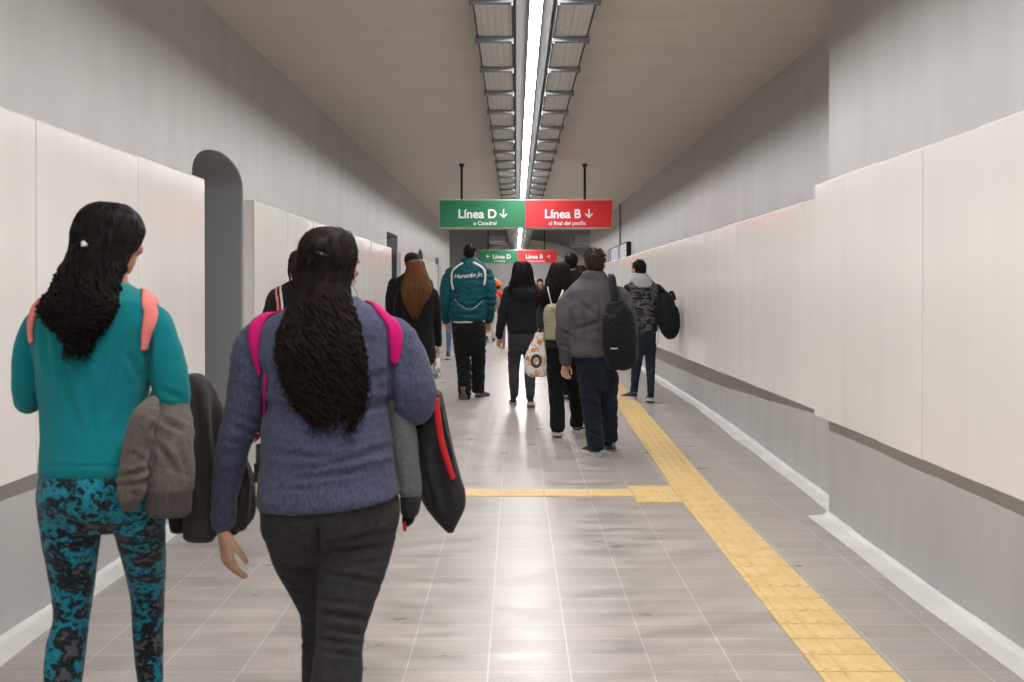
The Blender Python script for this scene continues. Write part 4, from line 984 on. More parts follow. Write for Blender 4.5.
hair_mesh(f_, [(260, 412, 420, .04, 0), (262.5, 408, 423.5, .09, 0), (270, 406.5, 425.5, .11, -.01), (280, 404, 429, .10, -.04), (288, 402, 431, .08, -.08), (296, 403, 429, .06, -.10), (303, 405.5, 424, .05, -.11), (310, 409, 420, .035, -.12), (319, 413, 416.5, .02, -.12)], r_, 'hair_auburn', .009,
    [dict(n=170, rad=.006, curl=.003, freq=.8, t0=(.0, .35), t1=(.75, 1.02), out=.003, back=.8, seed=41, flare=.008), dict(n=60, rad=.003, curl=.004, freq=.8, t0=(.2, .5), t1=(.8, 1.03), out=.006, back=.8, seed=42, flare=.02)], wr=dict(amp=.006, sc=(40, 40, 3)))
pb = empty('carrier_bag', P(437, 352, Y), 'small pale plastic bag hanging from the auburn haired person\'s hand', 'bag')
M['film'] = mat('plastic_film', (0.5, 0.5, 0.5), 0.3); noisy(M['film'], (0.2, 0.2, 0.21), (0.75, 0.75, 0.75), (1, 1, 1), 22, 4, .4, .6)
fb = Fig(Y + .09); b = MB(); fb.rings(b, [(357, 436, 438.5, .015, 0), (361, 434.5, 439.5, .03, 0), (368, 433.5, 440.5, .04, 0), (374, 433.5, 440.5, .04, 0), (378.5, 435.5, 439, .025, 0)], 4, 16); link('bag_body', wrinkle(solid(b, .006, 2), amp=.008, sc=(40, 40, 40)), 'film', pb)
b = MB(); b.tube([P(437.2, 358, Y + .09), P(438.0, 353, Y + .09), P(439.2, 350, Y + .09), P(438.6, 354, Y + .1), P(437.4, 358, Y + .1)], .005, 6); b.build('handle', 'film', pb)

# ------------------------------------------------------------ 5: man with the black cap
Y = 12.5
r_, f_, bv_, hc_, R_ = person('person in black clothes and black cap, left of the auburn haired person', Y, (P(410, 0, Y).x, Y),
    torso=[(272, 405, 418, .06, 0), (276, 400, 423, .09, 0), (282, 393, 428, .12, 0), (295, 390, 431, .13, 0), (320, 392, 428, .13, 0), (342, 392, 428, .13, 0), (346, 394, 426, .1, 0)],
    trousers=[(335, 394, 427, .12, 0), (350, 394, 427, .13, 0), (360, 396, 425, .11, 0)],
    arms=[[(394, 284, 0, 6), (391.5, 298, 0, 6), (391.5, 316, 0, 5.5), (393, 338, .06, 4.5)], [(427, 284, 0, 6), (429, 298, 0, 6), (429, 316, 0, 5.5), (428, 338, .06, 4.5)]],
    legs=[[(403, 355, 0, 7), (403, 378, .04, 6), (403, 398, .1, 5.5), (403, 408, .1, 5)], [(418, 355, 0, 7), (418, 378, 0, 6), (418, 398, -.1, 5.5), (418, 411, -.12, 5)]],
    neck=(412, 277, 412, 268, 5.5), head=(412, 263, 1.02, .25, 0), top='c_black2', low='c_black', skinm='skin_tan', voxel=.01, top_name='jacket',
    hands=[(393, 341, .07, (0, .1, -1), (1, 0, 0), (0, 1, 0), .6), (428, 341, .07, (0, .1, -1), (-1, 0, 0), (0, 1, 0), .6)],
    shoes=[(Vector((P(403, 0, Y).x, Y + .05, 0)), 0, .28, 'shoe_black', 'sole_dark'), (Vector((P(418, 0, Y).x, Y - .2, 0)), 0, .28, 'shoe_black', 'sole_dark', .2)])
scalp(f_, hc_, R_, 1.0, r_, 'hair_black', 1.03, voxel=.009, mess=0)
b = MB(); b.ellipsoid(hc_ + Vector((0, -.008, .045)), (.088, .105, .078), nu=20); b.tube([hc_ + Vector((0, -.008, .012)), hc_ + Vector((0, -.008, .045))], [(.09, .107), (.089, .106)], 24, up=(0, 1, 0)); cp = b.build('cap', 'c_black', r_)
b = MB(); b.sheet([[hc_ + R_ @ Vector((x, .085 + t * .07 * math.cos(x * 12), .03 - t * .02 - x * x * 2)) for x in (-.06, -.03, 0, .03, .06)] for t in (0, .5, 1)], .006); b.build('peak', 'c_black', cp)

# ------------------------------------------------------------ 6: man in the teal track jacket
Y = 14.3
r_, f_, bv_, hc_, R_ = person('tall person in a teal track jacket with white piping and black trousers', Y, (P(469, 0, Y).x, Y),
    torso=[(258, 464, 476, .06, 0), (261, 461.5, 479, .08, 0), (265, 456, 484, .11, 0), (270, 450, 488, .13, 0), (280, 448, 488.5, .15, 0), (294, 448.5, 488, .155, 0), (308, 449, 487, .155, 0), (316, 449, 486.5, .15, 0), (320, 451, 485.5, .14, 0), (322, 453, 484, .12, 0)],
    trousers=[(315, 453, 484, .12, 0), (330, 452.5, 485, .14, 0), (345, 453, 486, .145, 0), (354, 455, 485, .12, 0)],
    arms=[[(451, 273, 0, 5.5), (447.5, 283, 0, 6.3), (445.5, 296, -.02, 6), (445, 308, .02, 5.3), (446, 320, .1, 4)], [(486, 273, 0, 5.5), (489, 283, 0, 6.3), (490.5, 296, -.02, 6), (490, 308, .02, 5.3), (489, 319, .08, 4.2)]],
    legs=[[(462, 345, 0, 8.2), (463, 358, .02, 7.2), (464, 372, 0, 6.6), (464.5, 384, -.05, 6.2), (465, 394, -.08, 6)], [(477.5, 345, 0, 8), (478.3, 358, .08, 7), (478, 372, .12, 6.5), (478, 384, .14, 6.2), (478, 391, .14, 6)]],
    neck=(470, 264, 470, 256, 5), head=(469.8, 252.8, 1.0, -.1, 0), top='c_track', low='c_black', skinm='skin_tan', voxel=.01, top_name='track_jacket',
    hands=[(446.5, 322, .1, (0, .2, -1), (1, -.2, 0), (0, 1, 0), .5, 1.0), (488.5, 321.5, .09, (-.05, .1, -1), (-.4, -1, 0), (-1, .4, 0), .75, 1.15)],
    shoes=[(Vector((P(464.5, 0, Y).x, G(464, 400).y, 0)), .12, .29, 'shoe_grey', 'shoe_grey'), (Vector((P(477, 0, Y).x, G(477, 397.5).y, 0)), -.45, .29, 'shoe_grey', 'shoe_grey')],
    wr=dict(amp=.012, sc=(7, 7, 12), folds=[(452, 300, 468, 309, 1.6, .012), (486, 298, 470, 309, 1.6, .012), (458, 314, 480, 315, 1.4, .008)]), wrl=dict(amp=.012, sc=(8, 8, 16)))
scalp(f_, hc_, R_, 1.0, r_, 'hair_black', 1.05, voxel=.008, mess=120, ln=.025)
tj_ = [c for c in r_.children if c.name.startswith('track_jacket')][0]
for ptsx in ([(463, 263), (458, 266), (453.5, 270), (451.7, 276), (452, 284), (453.5, 290)], [(473, 262.5), (478, 265), (483, 268.5), (485, 273), (484.8, 280), (483.5, 285)]):
    strap(bv_, [hit(bv_, x, y, Y - .1) for x, y in ptsx], .032, .004, 'piping', 'c_white', tj_, 5, .003, 2)
strap(bv_, [hit(bv_, x, y, Y - .1) for x, y in ((455, 299), (461, 306), (468, 309.5), (476, 307.5), (483, 300))], .010, .004, 'piping', 'c_hood', tj_, 5, .003, 2)
strap(bv_, [hit(bv_, x, y, Y - .1) for x, y in ((454, 321.6), (462, 322), (470, 322.2), (478, 322), (484, 321))], .03, .01, 'shirt_hem', 'c_white', r_, 4, .0, 2)
me = text('lettering', 'Huracán Jr.', .085, (0, 0, 0), tj_, 'c_white', .001, 'CENTER', ext=0.0, shear=.3).data
for v in me.vertices:       # wrap the lettering onto the back of the jacket
    px = 468 + v.co.x * 74; py = 274.5 - (v.co.z - .04) * 74 - v.co.x * 5
    h_ = hit(bv_, px, py, Y - .15); v.co = h_ + (EYE - h_).normalized() * .008
for o_ in list(tj_.children):
    if o_.name.startswith('lettering'): o_.matrix_parent_inverse = Matrix.Translation(-tj_.location)

# ------------------------------------------------------------ 7: woman in the black hoodie
Y = 13.3
def hood(f, b): f.rings(b, [(283, 514, 532, .06, -.05), (287, 511, 535, .08, -.07), (292, 511, 536.5, .075, -.10), (297, 515, 533, .05, -.12), (300, 520, 529, .03, -.12)], 4, 20)
r_, f_, bv_, hc_, R_ = person('person in a black hoodie and dark grey trousers with straight black hair', Y, (P(522, 0, Y).x, Y),
    torso=[(281, 517, 529, .05, 0), (285, 511, 534, .08, 0), (290, 506, 539, .105, 0), (302, 505, 540, .12, 0), (316, 507, 538, .12, 0), (326, 507.5, 538, .125, 0), (332, 508.5, 537, .125, 0), (334, 511, 535, .1, 0)],
    trousers=[(326, 510, 536, .10, 0), (336, 508.5, 537, .12, 0), (347, 508, 537.5, .13, -.01), (354, 510, 536, .11, 0)],
    arms=[[(508, 291, 0, 4.6), (505.3, 303, 0, 5), (503, 315, 0, 4.7), (500.5, 326, .0, 4.2), (499.3, 336, .02, 3.5)], [(537, 291, 0, 4.6), (540, 303, 0, 5), (540.5, 315, .0, 4.6), (539.5, 326, .03, 4), (538, 335, .07, 3.4)]],
    legs=[[(515.2, 346, 0, 7), (514.2, 358, .04, 6.4), (513.8, 370, .02, 5.5), (514, 382, -.06, 5.1), (514.3, 394, -.1, 4)], [(530, 346, 0, 7), (530, 358, .0, 6.4), (530, 370, -.02, 5.6), (530, 382, -.12, 5.2), (530.3, 396, -.22, 4.2)]],
    neck=(523, 287, 523, 278, 5), head=(522.5, 271.5, .98, .0, 0), top='c_navyblack', low='c_grey_trousers', skinm='skin_tan', voxel=.009, top_name='hoodie', extra_top=hood,
    hands=[(499, 338, .03, (-.1, .05, -1), (.7, -.7, 0), (.6, .6, 0), .7, .95), (538, 337, .08, (0, .1, -1), (-1, 0, 0), (0, 1, 0), .6, .95)],
    shoes=[(G(513.5, 405.2), .05, .25, 'shoe_black', 'sole_white'), (G(530.5, 408.5), -.05, .25, 'shoe_black', 'sole_white', .25)],
    wr=dict(amp=.006, sc=(8, 8, 13)), wrl=dict(amp=.005, sc=(10, 10, 20)))
hair_mesh(f_, [(261.3, 518, 526, .04, 0), (263.5, 514.5, 529.5, .08, 0), (270, 512.8, 532, .105, -.01), (278, 511.8, 533, .10, -.03), (284, 510, 534, .08, -.06), (290, 509.5, 535, .05, -.09), (294, 513, 531, .03, -.11)], r_, 'hair_black', .009,
    dict(n=90, rad=.005, curl=.003, freq=.8, t0=(.0, .3), t1=(.75, 1.02), out=.003, back=.8, seed=71, flare=.03), wr=dict(amp=.004, sc=(40, 40, 4)))

# ------------------------------------------------------------ 8: woman with the little green backpack and the tote
Y = 10.6
r_, f_, bv_, hc_, R_ = person('person with a small pale green backpack, dark grey top, wide black trousers', Y, (P(563, 0, Y).x, Y),
    torso=[(283, 556, 571, .05, 0), (288, 550, 577, .08, 0), (294, 546, 582, .105, 0), (306, 545, 583, .115, 0), (322, 547, 580, .115, 0), (338, 545, 581, .125, 0), (346, 545, 582, .13, 0), (349, 548, 579, .1, 0)],
    trousers=[(338, 548, 578, .10, 0), (352, 545, 583, .13, 0), (366, 545.5, 584, .14, 0), (378, 548, 583, .12, 0)],
    arms=[[(547, 296, 0, 5.4), (543.5, 308, 0, 5.4), (541.5, 320, .0, 5), (541, 331, .04, 4)], [(581, 296, 0, 5.4), (584, 308, 0, 5.4), (585, 322, .0, 5), (584, 338, .08, 4)]],
    legs=[[(555.5, 366, 0, 9.5), (556.5, 384, .0, 8.2), (557, 402, -.04, 7.2), (557.5, 418, -.08, 7), (557.5, 427, -.1, 7)], [(574, 366, 0, 9.5), (575.5, 384, .08, 8.4), (576.5, 402, .15, 7.2), (577, 416, .18, 6.8), (577, 425, .18, 6.8)]],
    neck=(562, 289, 561, 279, 6), head=(560, 272.5, .98, .1, 0), top='c_dkgrey_jacket', low='c_black2', skinm='skin_tan', voxel=.009, low_name='wide_trousers',
    hands=[(540.8, 333, .04, (0, .05, -1), (1, 0, 0), (0, 1, 0), .95, .92), (584, 340, .09, (0, .1, -1), (-1, 0, 0), (0, 1, 0), .6, .92)],
    shoes=[(G(557.5, 438), .0, .25, 'shoe_plum', 'sole_white', .12), (G(576, 433.5), -.35, .25, 'shoe_black', 'sole_white')],
    wr=dict(amp=.005, sc=(8, 8, 13)), wrl=dict(amp=.01, sc=(12, 12, 6)))
hair_mesh(f_, [(262, 555, 564, .04, 0), (264.5, 551.5, 567.5, .085, 0), (272, 549, 569.5, .108, -.01), (280, 547, 570, .10, -.03), (288, 545, 569, .08, -.06), (294, 541, 564, .05, -.09), (301, 538, 556, .035, -.11), (307, 537, 548, .02, -.11)], r_, 'hair_dark', .009,
    dict(n=110, rad=.005, curl=.005, freq=1.0, t0=(.0, .3), t1=(.8, 1.03), out=.003, back=.8, seed=81, flare=.03), wr=dict(amp=.004, sc=(40, 40, 4)))
t = empty('backpack', P(553, 322, Y - .2), 'small pale green drawstring backpack with cream straps on the tote carrier\'s back', 'backpack')
fb = Fig(Y - .19); b = MB(); fb.rings(b, [(304, 549, 557, .02, 0), (307, 545.5, 560, .05, 0), (314, 543.5, 562, .065, 0), (321, 543.5, 562, .065, 0), (324, 544, 561.5, .06, 0)], 4, 20); pbk = link('pack_body', wrinkle(solid(b, .007, 3), amp=.004, sc=(30, 30, 30)), 'c_green_bag', t)
b = MB(); fb.rings(b, [(323, 544, 562, .062, 0), (325, 543.8, 562.2, .068, 0), (338, 544, 562, .065, 0), (340, 546, 560, .05, 0)], 3, 20, 3.0); link('base_panel', solid(b, .007, 2), 'c_green_bag', t)
for pp in ([(547.5, 287), (549.5, 296), (551.5, 304), (552.5, 309)], [(563, 290), (560.5, 297), (557.5, 304), (555, 309)]):
    b = MB(); b.tube([P(x, y, Y - .16 - .07 * i / 3) for i, (x, y) in enumerate(pp)], .014, 8, flat=.4); b.build('shoulder_strap', 'c_strap_cream', t)
b = MB()
for s_ in (-1, 1): b.tube([P(553.5, 308, Y - .26), P(553.5 + s_ * 3, 306, Y - .27), P(553.5 + s_ * 4, 309, Y - .27), P(553.5 + s_ * 1.2, 309.5, Y - .26)], .007, 6)
b.build('bow', 'c_strap_cream', t)
t = empty('tote_bag', P(538, 376, Y), 'white tote bag with orange and grey round print and orange handles', 'bag')
fb = Fig(Y - .02); b = MB(); fb.rings(b, [(333, 536, 545, .02, 0), (340, 533, 546, .035, 0), (350, 528, 546.5, .045, 0), (360, 524.5, 547, .05, 0), (370, 524.5, 547, .05, 0), (375, 528, 546, .035, 0), (376.5, 532, 543, .02, 0)], 4, 22)
tb = wrinkle(solid(b, .007, 3), amp=.007, sc=(16, 16, 10)); tbo = link('bag_body', tb, 'c_print', t); bvt = bvh_of(tb)
cloth('c_ring', B(88, 72, 78), 0.2); cloth('c_orange', B(226, 138, 66), 0.1)
b = MB(); pr = []
for i in range(29):
    a = 2 * PI * i / 28; pr.append([hit(bvt, 536.2 + math.cos(a) * r2, 361 - math.sin(a) * r2 * 1.25, Y - .07) + Vector((0, -.003, 0)) for r2 in (3.0, 5.6)])
b.sheet(pr, .003); b.build('ring_print', 'c_ring', tbo)
for (x, y, r2) in ((539.5, 342, 2.6), (533.5, 350, 2.2), (527.6, 358, 2.3)):
    b = MB(); b.sheet([[hit(bvt, x + math.cos(a * PI / 6) * q, y - math.sin(a * PI / 6) * q, Y - .07) + Vector((0, -.004, 0)) for a in range(13)] for q in (.2, r2)], .003); b.build('dot_print', 'c_orange', tbo)
for dx in (0, 4.5):
    b = MB(); b.tube([P(536.5 + dx, 335, Y - .03), P(538.3 + dx, 330, Y - .02), P(540.3 + dx * .5, 327, Y + .02), P(541.5 + dx * .3, 330, Y + .05), P(540 + dx, 335, Y + .02)], .009, 8, flat=.5); b.build('handle', 'c_orange', t)

# ------------------------------------------------------------ 9: tall man in the black tee, half hidden
Y = 14.1
r_, f_, bv_, hc_, R_ = person('tall person in a black t-shirt, face turned ahead, between tote carrier and grey jacket', Y, (P(573, 0, Y).x, Y),
    torso=[(270, 567, 579, .06, 0), (273, 562, 584, .09, 0), (278, 557, 589, .12, 0), (290, 556, 590, .13, 0), (310, 558, 588, .13, 0), (330, 559, 587, .13, 0), (333, 562, 584, .1, 0)],
    trousers=[(325, 560, 586, .11, 0), (338, 559, 587, .13, 0), (348, 561, 585, .11, 0)],
    arms=[[(559, 281, 0, 5.4), (556.5, 292, 0, 5), (555.5, 304, 0, 4.2), (556, 316, .05, 3.6), (557, 326, .1, 3)], [(587, 281, 0, 5.4), (589.5, 292, 0, 5), (590.5, 304, 0, 4.2), (590, 316, .05, 3.6), (589, 326, .1, 3)]],
    legs=[[(567, 345, 0, 7), (567, 362, .0, 5.6), (567, 380, -.03, 4.8), (567, 392, -.05, 4)], [(580, 345, 0, 7), (580, 362, .06, 5.6), (580, 378, .1, 4.8), (580, 388, .12, 4)]],
    neck=(571.5, 275, 571, 265, 4.8), head=(571, 262.5, 1.02, .05, 0), top='c_black', low='c_black2', skinm='skin_fair', voxel=.01, top_name='t_shirt', bare=3,
    hands=[(557, 329, .12, (0, .1, -1), (1, 0, 0), (0, 1, 0), .6), (589, 329, .12, (0, .1, -1), (-1, 0, 0), (0, 1, 0), .6)],
    shoes=[(G(567, 400), 0, .28, 'sole_white', 'sole_white', .2), (G(580, 397), 0, .28, 'sole_white', 'sole_white')])
scalp(f_, hc_, R_, 1.02, r_, 'hair_black', 1.12, voxel=.009, mess=160, ln=.04)
# ------------------------------------------------------------ 10: person ahead of them
Y = 16.2
r_, f_, bv_, hc_, R_ = person('person with reddish brown hair, head just showing left of the grey jacket man', Y, (P(582, 0, Y).x, Y),
    torso=[(282, 577, 587, .05, 0), (285, 572, 592, .08, 0), (289, 569, 595, .1, 0), (310, 571, 593, .11, 0), (328, 570, 594, .12, 0), (330, 573, 591, .1, 0)],
    trousers=[(322, 571, 593, .1, 0), (334, 570, 594, .12, 0), (342, 572, 592, .1, 0)],
    arms=[[(571, 291, 0, 3.6), (569, 304, 0, 3.5), (569, 322, .06, 2.8)], [(593, 291, 0, 3.6), (595, 304, 0, 3.5), (595, 322, .06, 2.8)]],
    legs=[[(577, 340, 0, 5.6), (577, 360, .0, 4.4), (577, 380, .05, 3.2)], [(588, 340, 0, 5.6), (588, 360, .0, 4.4), (588, 382, -.12, 3.2)]],
    neck=(581, 286, 581, 278, 4), head=(580.8, 273, .95, 0, 0), top='c_dkgrey_jacket', low='c_black2', voxel=.011,
    hands=[(569, 324, .07, (0, .1, -1), (1, 0, 0), (0, 1, 0), .6, .9), (595, 324, .07, (0, .1, -1), (-1, 0, 0), (0, 1, 0), .6, .9)],
    shoes=[(Vector((P(577, 0, Y).x, Y, 0)), 0, .25, 'shoe_black', 'sole_white'), (Vector((P(588, 0, Y).x, Y - .2, 0)), 0, .25, 'shoe_black', 'sole_white', .2)])
hair_mesh(f_, [(265, 578, 584, .04, 0), (267, 575.8, 586, .08, 0), (273, 575, 587, .1, -.01), (279, 575.5, 586.5, .08, -.03), (284, 577.5, 585, .04, -.06)], r_, 'hair_redbrown', .009, dict(n=50, rad=.004, curl=.002, t0=(0, .3), t1=(.7, 1), out=.002, seed=101))

# ------------------------------------------------------------ 11: man in the grey jacket
Y = 9.4
def collar(f, b): f.rings(b, [(272, 584, 603, .075, -.005), (275, 582, 605, .085, -.005), (279, 580, 607, .09, 0), (282, 578, 609, .08, 0)], 4, 24)
r_, f_, bv_, hc_, R_ = person('person in a dark grey jacket and navy jeans carrying a black backpack on one shoulder', Y, (P(597, 0, Y).x, Y),
    torso=[(273, 585, 602, .06, 0), (278, 582, 605, .08, 0), (284, 574.5, 612.5, .10, 0), (294, 567, 620, .125, 0), (312, 566, 623, .145, 0), (330, 568, 622, .145, 0), (346, 569, 620, .15, 0), (354, 570, 618, .15, 0), (357, 574, 614, .12, 0)],
    trousers=[(345, 577, 612, .12, 0), (362, 576, 615, .13, 0), (380, 578, 616, .13, 0), (390, 581, 614, .11, 0)],
    arms=[[(572, 296, 0, 6.8), (565, 306, 0, 7.6), (564, 322, -.02, 7.6), (563.8, 340, .0, 6.9), (565, 352, .04, 6.3), (566, 361, .07, 5.2)], [(619, 295, 0, 7.4), (626, 305, 0, 8.2), (629.5, 322, -.02, 7.4), (629.5, 336, .03, 7), (627, 334, .16, 6), (621, 322, .28, 4.8)]],
    legs=[[(589, 378, 0, 11.2), (590.5, 398, .0, 9.6), (593, 420, -.02, 8.8), (595.5, 438, -.06, 8.4), (596, 446, -.08, 8.2)], [(607, 378, 0, 11.5), (608, 396, .06, 9.6), (609, 412, .1, 8.4), (610, 428, .12, 7.4), (610.5, 440, .12, 7)]],
    neck=(594, 281, 594, 267, 7.2), head=(594.2, 262.5, 1.02, .12, 0), top='c_grey_jacket', low='c_navy_jeans', skinm='skin_fair', voxel=.009, top_name='jacket', low_name='jeans', extra_top=collar,
    hands=[(565.5, 362, .07, (-.1, .1, -1), (.5, -.85, 0), (.8, .5, 0), .6, 1.0), (621, 320, .29, (-.4, .5, .7), (-.4, -.8, 0), (0, 0, 1), .9)],
    shoes=[(G(597, 456.3), .35, .28, 'shoe_black', 'sole_white'), (G(610.5, 451.5), -.05, .28, 'shoe_black', 'sole_white', .4)],
    wr=dict(amp=.014, sc=(7, 7, 5), folds=[(576, 300, 600, 318, 2.2, .007), (574, 330, 600, 322, 2.2, .007), (584, 300, 588, 345, 2.4, .012), (572, 310, 574, 350, 2.0, .012), (600, 296, 602, 350, 2.6, .008), (560, 330, 572, 336, 1.8, .01), (560, 345, 571, 348, 1.8, .008)]),
    wrl=dict(amp=.009, sc=(10, 10, 12), folds=[(582, 400, 598, 406, 1.8, .01), (584, 430, 602, 436, 1.8, .01)]))
scalp(f_, hc_, R_, 1.02, r_, 'hair_brown', 1.12, voxel=.008, mess=260, ln=.035)
def backpack(label, Y, rows, m, dims, pocket, straps, handle, dang=None):
    t = empty('backpack', P((rows[0][1] + rows[0][2]) / 2, rows[-1][0], Y), label, 'backpack'); fb = Fig(Y)
    b = MB(); fb.rings(b, rows, 4, 26, 2.6); me = wrinkle(solid(b, .008, 3), amp=.006, sc=(14, 14, 14)); link('pack_body', me, m, t)
    b = MB(); fb.rings(b, pocket, 4, 22, 2.6); link('front_pocket', wrinkle(solid(b, .007, 3), amp=.006, sc=(20, 20, 20)), m, t)
    for pts, w in straps:
        b = MB(); b.tube([P(*p) for p in catmull(pts, 4)], w, 10, flat=.35, up=(0, 1, 0)); b.build('shoulder_strap', m, t)
    b = MB(); b.tube([P(*p) for p in catmull(handle, 4)], .009, 8); b.build('grab_handle', m, t)
    if dang: b = MB(); b.tube([P(*p) for p in dang], .012, 6, flat=.3); b.build('loose_strap', m, t)
    return t
bp = backpack('black backpack slung on the right shoulder of the grey jacket person', Y - .26, [(300, 612, 621, .05, 0), (304, 607, 626, .08, 0), (315, 604, 633, .11, 0), (335, 604.5, 637, .12, 0), (352, 604, 637.5, .12, 0), (362, 606, 636, .11, 0), (368, 609, 630, .08, 0), (370, 613, 624, .05, 0)],
    'c_bag_black', None, [(314, 603, 619, .05, -.07), (320, 602, 621, .06, -.08), (336, 602, 621, .06, -.09), (347, 602.5, 620, .055, -.08), (350, 606, 617, .03, -.07)],
    [([(611, 275, Y + .05), (612, 278, Y - .08), (613, 287, Y - .16), (614, 298, Y - .2), (615, 306, Y - .24)], .032), ([(606, 350, Y - .2), (603, 330, Y - .18), (606, 312, Y - .2)], .016)], [(611, 303, Y - .3), (613, 299.5, Y - .31), (617, 299.5, Y - .31), (619, 303, Y - .3)])
b = MB(); c = P(614, 348.5, Y - .42); b.box(c.x - .03, c.x + .03, c.y - .004, c.y + .004, c.z - .006, c.z + .006); b.build('label_tag', 'c_hood', bp, label='small pale tag')

# ------------------------------------------------------------ 12: man with the camouflage vest
Y = 13.9
r_, f_, bv_, hc_, R_ = person('person in a black and grey camouflage vest with pale grey hood and skinny jeans', Y, (P(643, 0, Y).x, Y),
    torso=[(279, 634, 650, .06, 0), (283, 629, 655, .09, 0), (289, 626, 659, .12, 0), (302, 626, 659, .135, 0), (316, 628, 657.5, .135, 0), (328, 629, 657, .135, 0), (332, 631, 655, .11, 0)],
    trousers=[(325, 632, 655, .10, 0), (336, 631.5, 656, .12, 0), (346, 632, 656, .12, 0), (352, 634, 654.5, .1, 0)],
    arms=[[(628, 289, 0, 5), (625, 300, 0, 5), (624, 312, .02, 4.4), (626, 322, .1, 3.6), (628, 320, .2, 3)], [(657, 289, 0, 5.2), (662, 294, 0, 5), (665.5, 301, .0, 4.6), (667, 311, .04, 4.2), (666, 316, .15, 3.6), (664, 311, .25, 3)]],
    legs=[[(639, 345, 0, 6.8), (637.5, 358, -.02, 5.4), (636, 370, -.06, 4.8), (634.8, 382, -.08, 4), (634.5, 391, -.08, 3.4)], [(650, 345, 0, 6.6), (650.3, 358, .0, 5.3), (650.5, 370, -.05, 4.6), (650.8, 382, -.18, 3.8), (651, 394, -.25, 3.2)]],
    neck=(640.5, 283, 639, 272, 5), head=(638.8, 269, 1.02, .55, 0), top='c_black', low='c_blue_jeans', skinm='skin_fair', voxel=.009, top_name='jumper', low_name='jeans',
    hands=[(628, 319, .21, (.3, .9, .3), (.6, -.3, 0), (0, 0, 1), .8), (664, 310, .26, (-.3, .8, .4), (-.6, -.3, 0), (0, 0, 1), .8)],
    shoes=[(G(635.5, 399.6), .6, .28, 'shoe_black', 'sole_white'), (G(651, 403.3), .0, .28, 'shoe_black', 'sole_white', .15)], wrl=dict(amp=.004, sc=(12, 12, 22)))
b = MB(); f_.rings(b, [(281, 633, 652, .1, 0), (284.5, 628, 656.5, .125, 0), (290, 627, 658, .14, 0), (302, 626.5, 659.5, .15, 0), (316, 627.5, 658, .15, 0), (328, 628.5, 657.5, .15, 0), (333, 631, 655.5, .12, 0)], 4, 26); link('vest', wrinkle(solid(b, .009, 3), amp=.008, sc=(5, 5, 14)), 'c_camo', r_)
b = MB(); f_.rings(b, [(273.5, 632, 646, .09, .02), (277, 630.5, 650, .12, -.01), (281, 630.5, 652, .125, -.03), (285, 634, 652, .08, -.09), (287.5, 638, 649, .04, -.13)], 4, 22); link('hood', wrinkle(solid(b, .009, 3), amp=.006, sc=(14, 14, 14)), 'c_hood', r_)
scalp(f_, hc_, R_, 1.02, r_, 'hair_black', 1.08, voxel=.009, mess=120, ln=.03)
backpack('black backpack hanging off the arm of the camouflage vest person', Y - .1, [(293, 663, 668, .04, 0), (296, 660, 672, .08, 0), (305, 658.5, 675, .11, 0), (318, 658, 678, .12, 0), (329, 660, 679, .12, 0), (336, 664, 676, .09, 0), (339, 668, 672, .05, 0)],
    'c_bag_black', None, [(306, 668, 676, .05, -.03), (312, 668, 679, .07, -.04), (326, 669, 680, .07, -.04), (331, 671, 678, .05, -.03)],
    [([(658, 290, Y), (660, 296, Y - .12), (659, 306, Y - .18), (658.5, 318, Y - .15)], .03), ([(668, 296, Y - .1), (672, 292, Y - .1), (675, 300, Y - .1)], .02)], [(663, 295, Y - .15), (665, 291.5, Y - .15), (668, 293, Y - .15)], [(658.5, 318, Y - .18), (658.3, 332, Y - .19), (657.8, 344, Y - .19)])

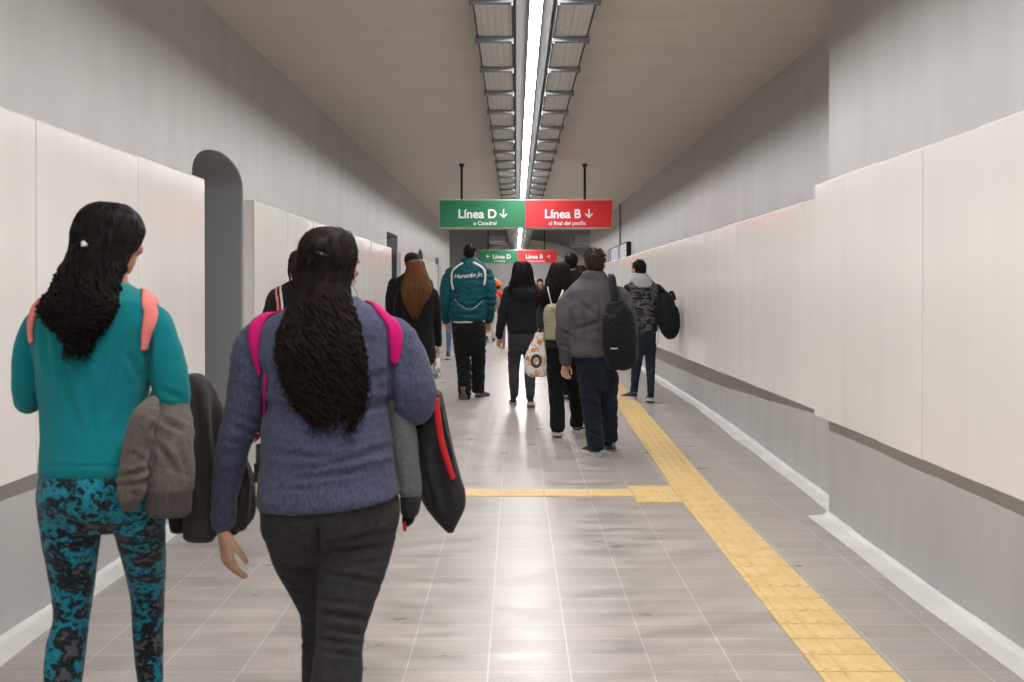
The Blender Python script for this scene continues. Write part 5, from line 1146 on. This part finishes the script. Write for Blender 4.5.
# ------------------------------------------------------------ far people
def far_person(label, cx, Y, H, top, low, skinm='skin_tan', hair='hair_black', face=0, hat=None, wscale=1.0, shoes_m='shoe_black', longhair=False):
    """a walker given by height, for people tens of metres away"""
    k = Y / F; q = H / 1.7; py = lambda z: CY - (z * q - CH) / k; w = lambda m: m * q * wscale / k
    tor = [(py(z), cx - w(a), cx + w(a), d * q, 0) for z, a, d in ((1.44, .06, .06), (1.40, .12, .09), (1.36, .18, .11), (1.2, .19, .13), (1.0, .17, .12), (.9, .18, .13), (.88, .15, .1))]
    tro = [(py(z), cx - w(a), cx + w(a), d * q, 0) for z, a, d in ((.95, .14, .1), (.86, .175, .13), (.76, .16, .11))]
    arms = [[(cx + s * w(.17), py(1.35), 0, w(.055)), (cx + s * w(.22), py(1.2), 0, w(.055)), (cx + s * w(.235), py(1.05), .02, w(.045)), (cx + s * w(.23), py(.85), .1, w(.035))] for s in (-1, 1)]
    legs = [[(cx + s * w(.09), py(.82), 0, w(.085)), (cx + s * w(.09), py(.5), .08 * s, w(.06)), (cx + s * w(.09), py(.3), .06 * s, w(.055)), (cx + s * w(.09), py(.1), .16 * s, w(.042))] for s in (-1, 1)]
    x0 = P(cx, 0, Y).x; s_ = 1
    hands = [(cx + s * w(.23), py(.83), .11, (0, .1, -1), (-s, 0, 0), (0, 1, 0), .6) for s in (-1, 1)]
    r_, f_, bv_, hc_, R_ = person(label, Y, (x0, Y), tor, tro, arms, legs, (cx, py(1.40), cx, py(1.52), w(.055)), (cx, py(1.575), q, face, 0), top, low, skinm, .012, hands,
        [(Vector((x0 + s * .09 * q, Y + .16 * s - .06, 0)), face, .26 * q, shoes_m, 'sole_white', 0 if s > 0 else .2) for s in (-1, 1)])
    scalp(f_, hc_, R_, q, r_, hair, 1.08, voxel=.011, mess=0)
    if longhair:
        b = MB(); D = R_ @ Vector((0, -1, 0)); b.tube([hc_ + D * .05 + UP * .05, hc_ + D * .09 - UP * .05, hc_ + D * .1 - UP * .22, hc_ + D * .1 - UP * .3], [(.08, .04), (.09, .045), (.08, .03), (.03, .01)], 14, up=(0, 1, 0)); b.build('long_hair', hair, r_)
    return r_, f_, hc_, R_, bv_
far_person('far away person in blue jeans, mostly hidden behind the teal track jacket', 452.5, 22.5, 1.62, 'c_navyblack', 'c_far_jeans', wscale=.9)
r_, f_, hc_, R_, bv_ = far_person('distant person in a red top, pale trousers and an orange hat', 498, 33.0, 1.66, 'c_far_red', 'c_white')
b = MB(); b.tube([hc_ + UP * .0, hc_ + UP * .06, hc_ + UP * .12 + Vector((-.01, 0, 0)), hc_ + UP * .17 + Vector((-.04, 0, 0))], [.108, .112, .09, .05], 16); ht = b.build('hat', 'c_far_orange', r_)
b = MB(); b.tube([hc_ + UP * .15 + Vector((-.04, 0, 0)), hc_ + UP * .2 + Vector((-.09, 0, 0)), hc_ + UP * .27 + Vector((-.16, 0, 0))], [.045, .04, .02], 10); b.build('hat_tip', 'c_white', ht, label='white tip of the hat')
far_person('distant person in a beige top beside the red topped walker', 490.5, 30.0, 1.60, 'c_beige', 'c_white', hair='hair_brown')
far_person('child sized walker in purple trousers half behind the black hoodie', 506.5, 26.6, 1.30, 'c_black', 'c_purple', hair='hair_dark')
r_, f_, hc_, R_, bv_ = far_person('distant person facing this way between black hoodie and tote carrier', 540, 27.0, 1.72, 'c_black', 'c_black2', face=PI, hair='hair_dark', longhair=True)
b = MB(); b.tube([hc_ + Vector((-.10, -.02, .06)), hc_ + Vector((-.13, -.02, .1)), hc_ + Vector((-.10, -.02, .13))], [.02, .035, .02], 10); b.build('hair_bow', 'c_white', r_)
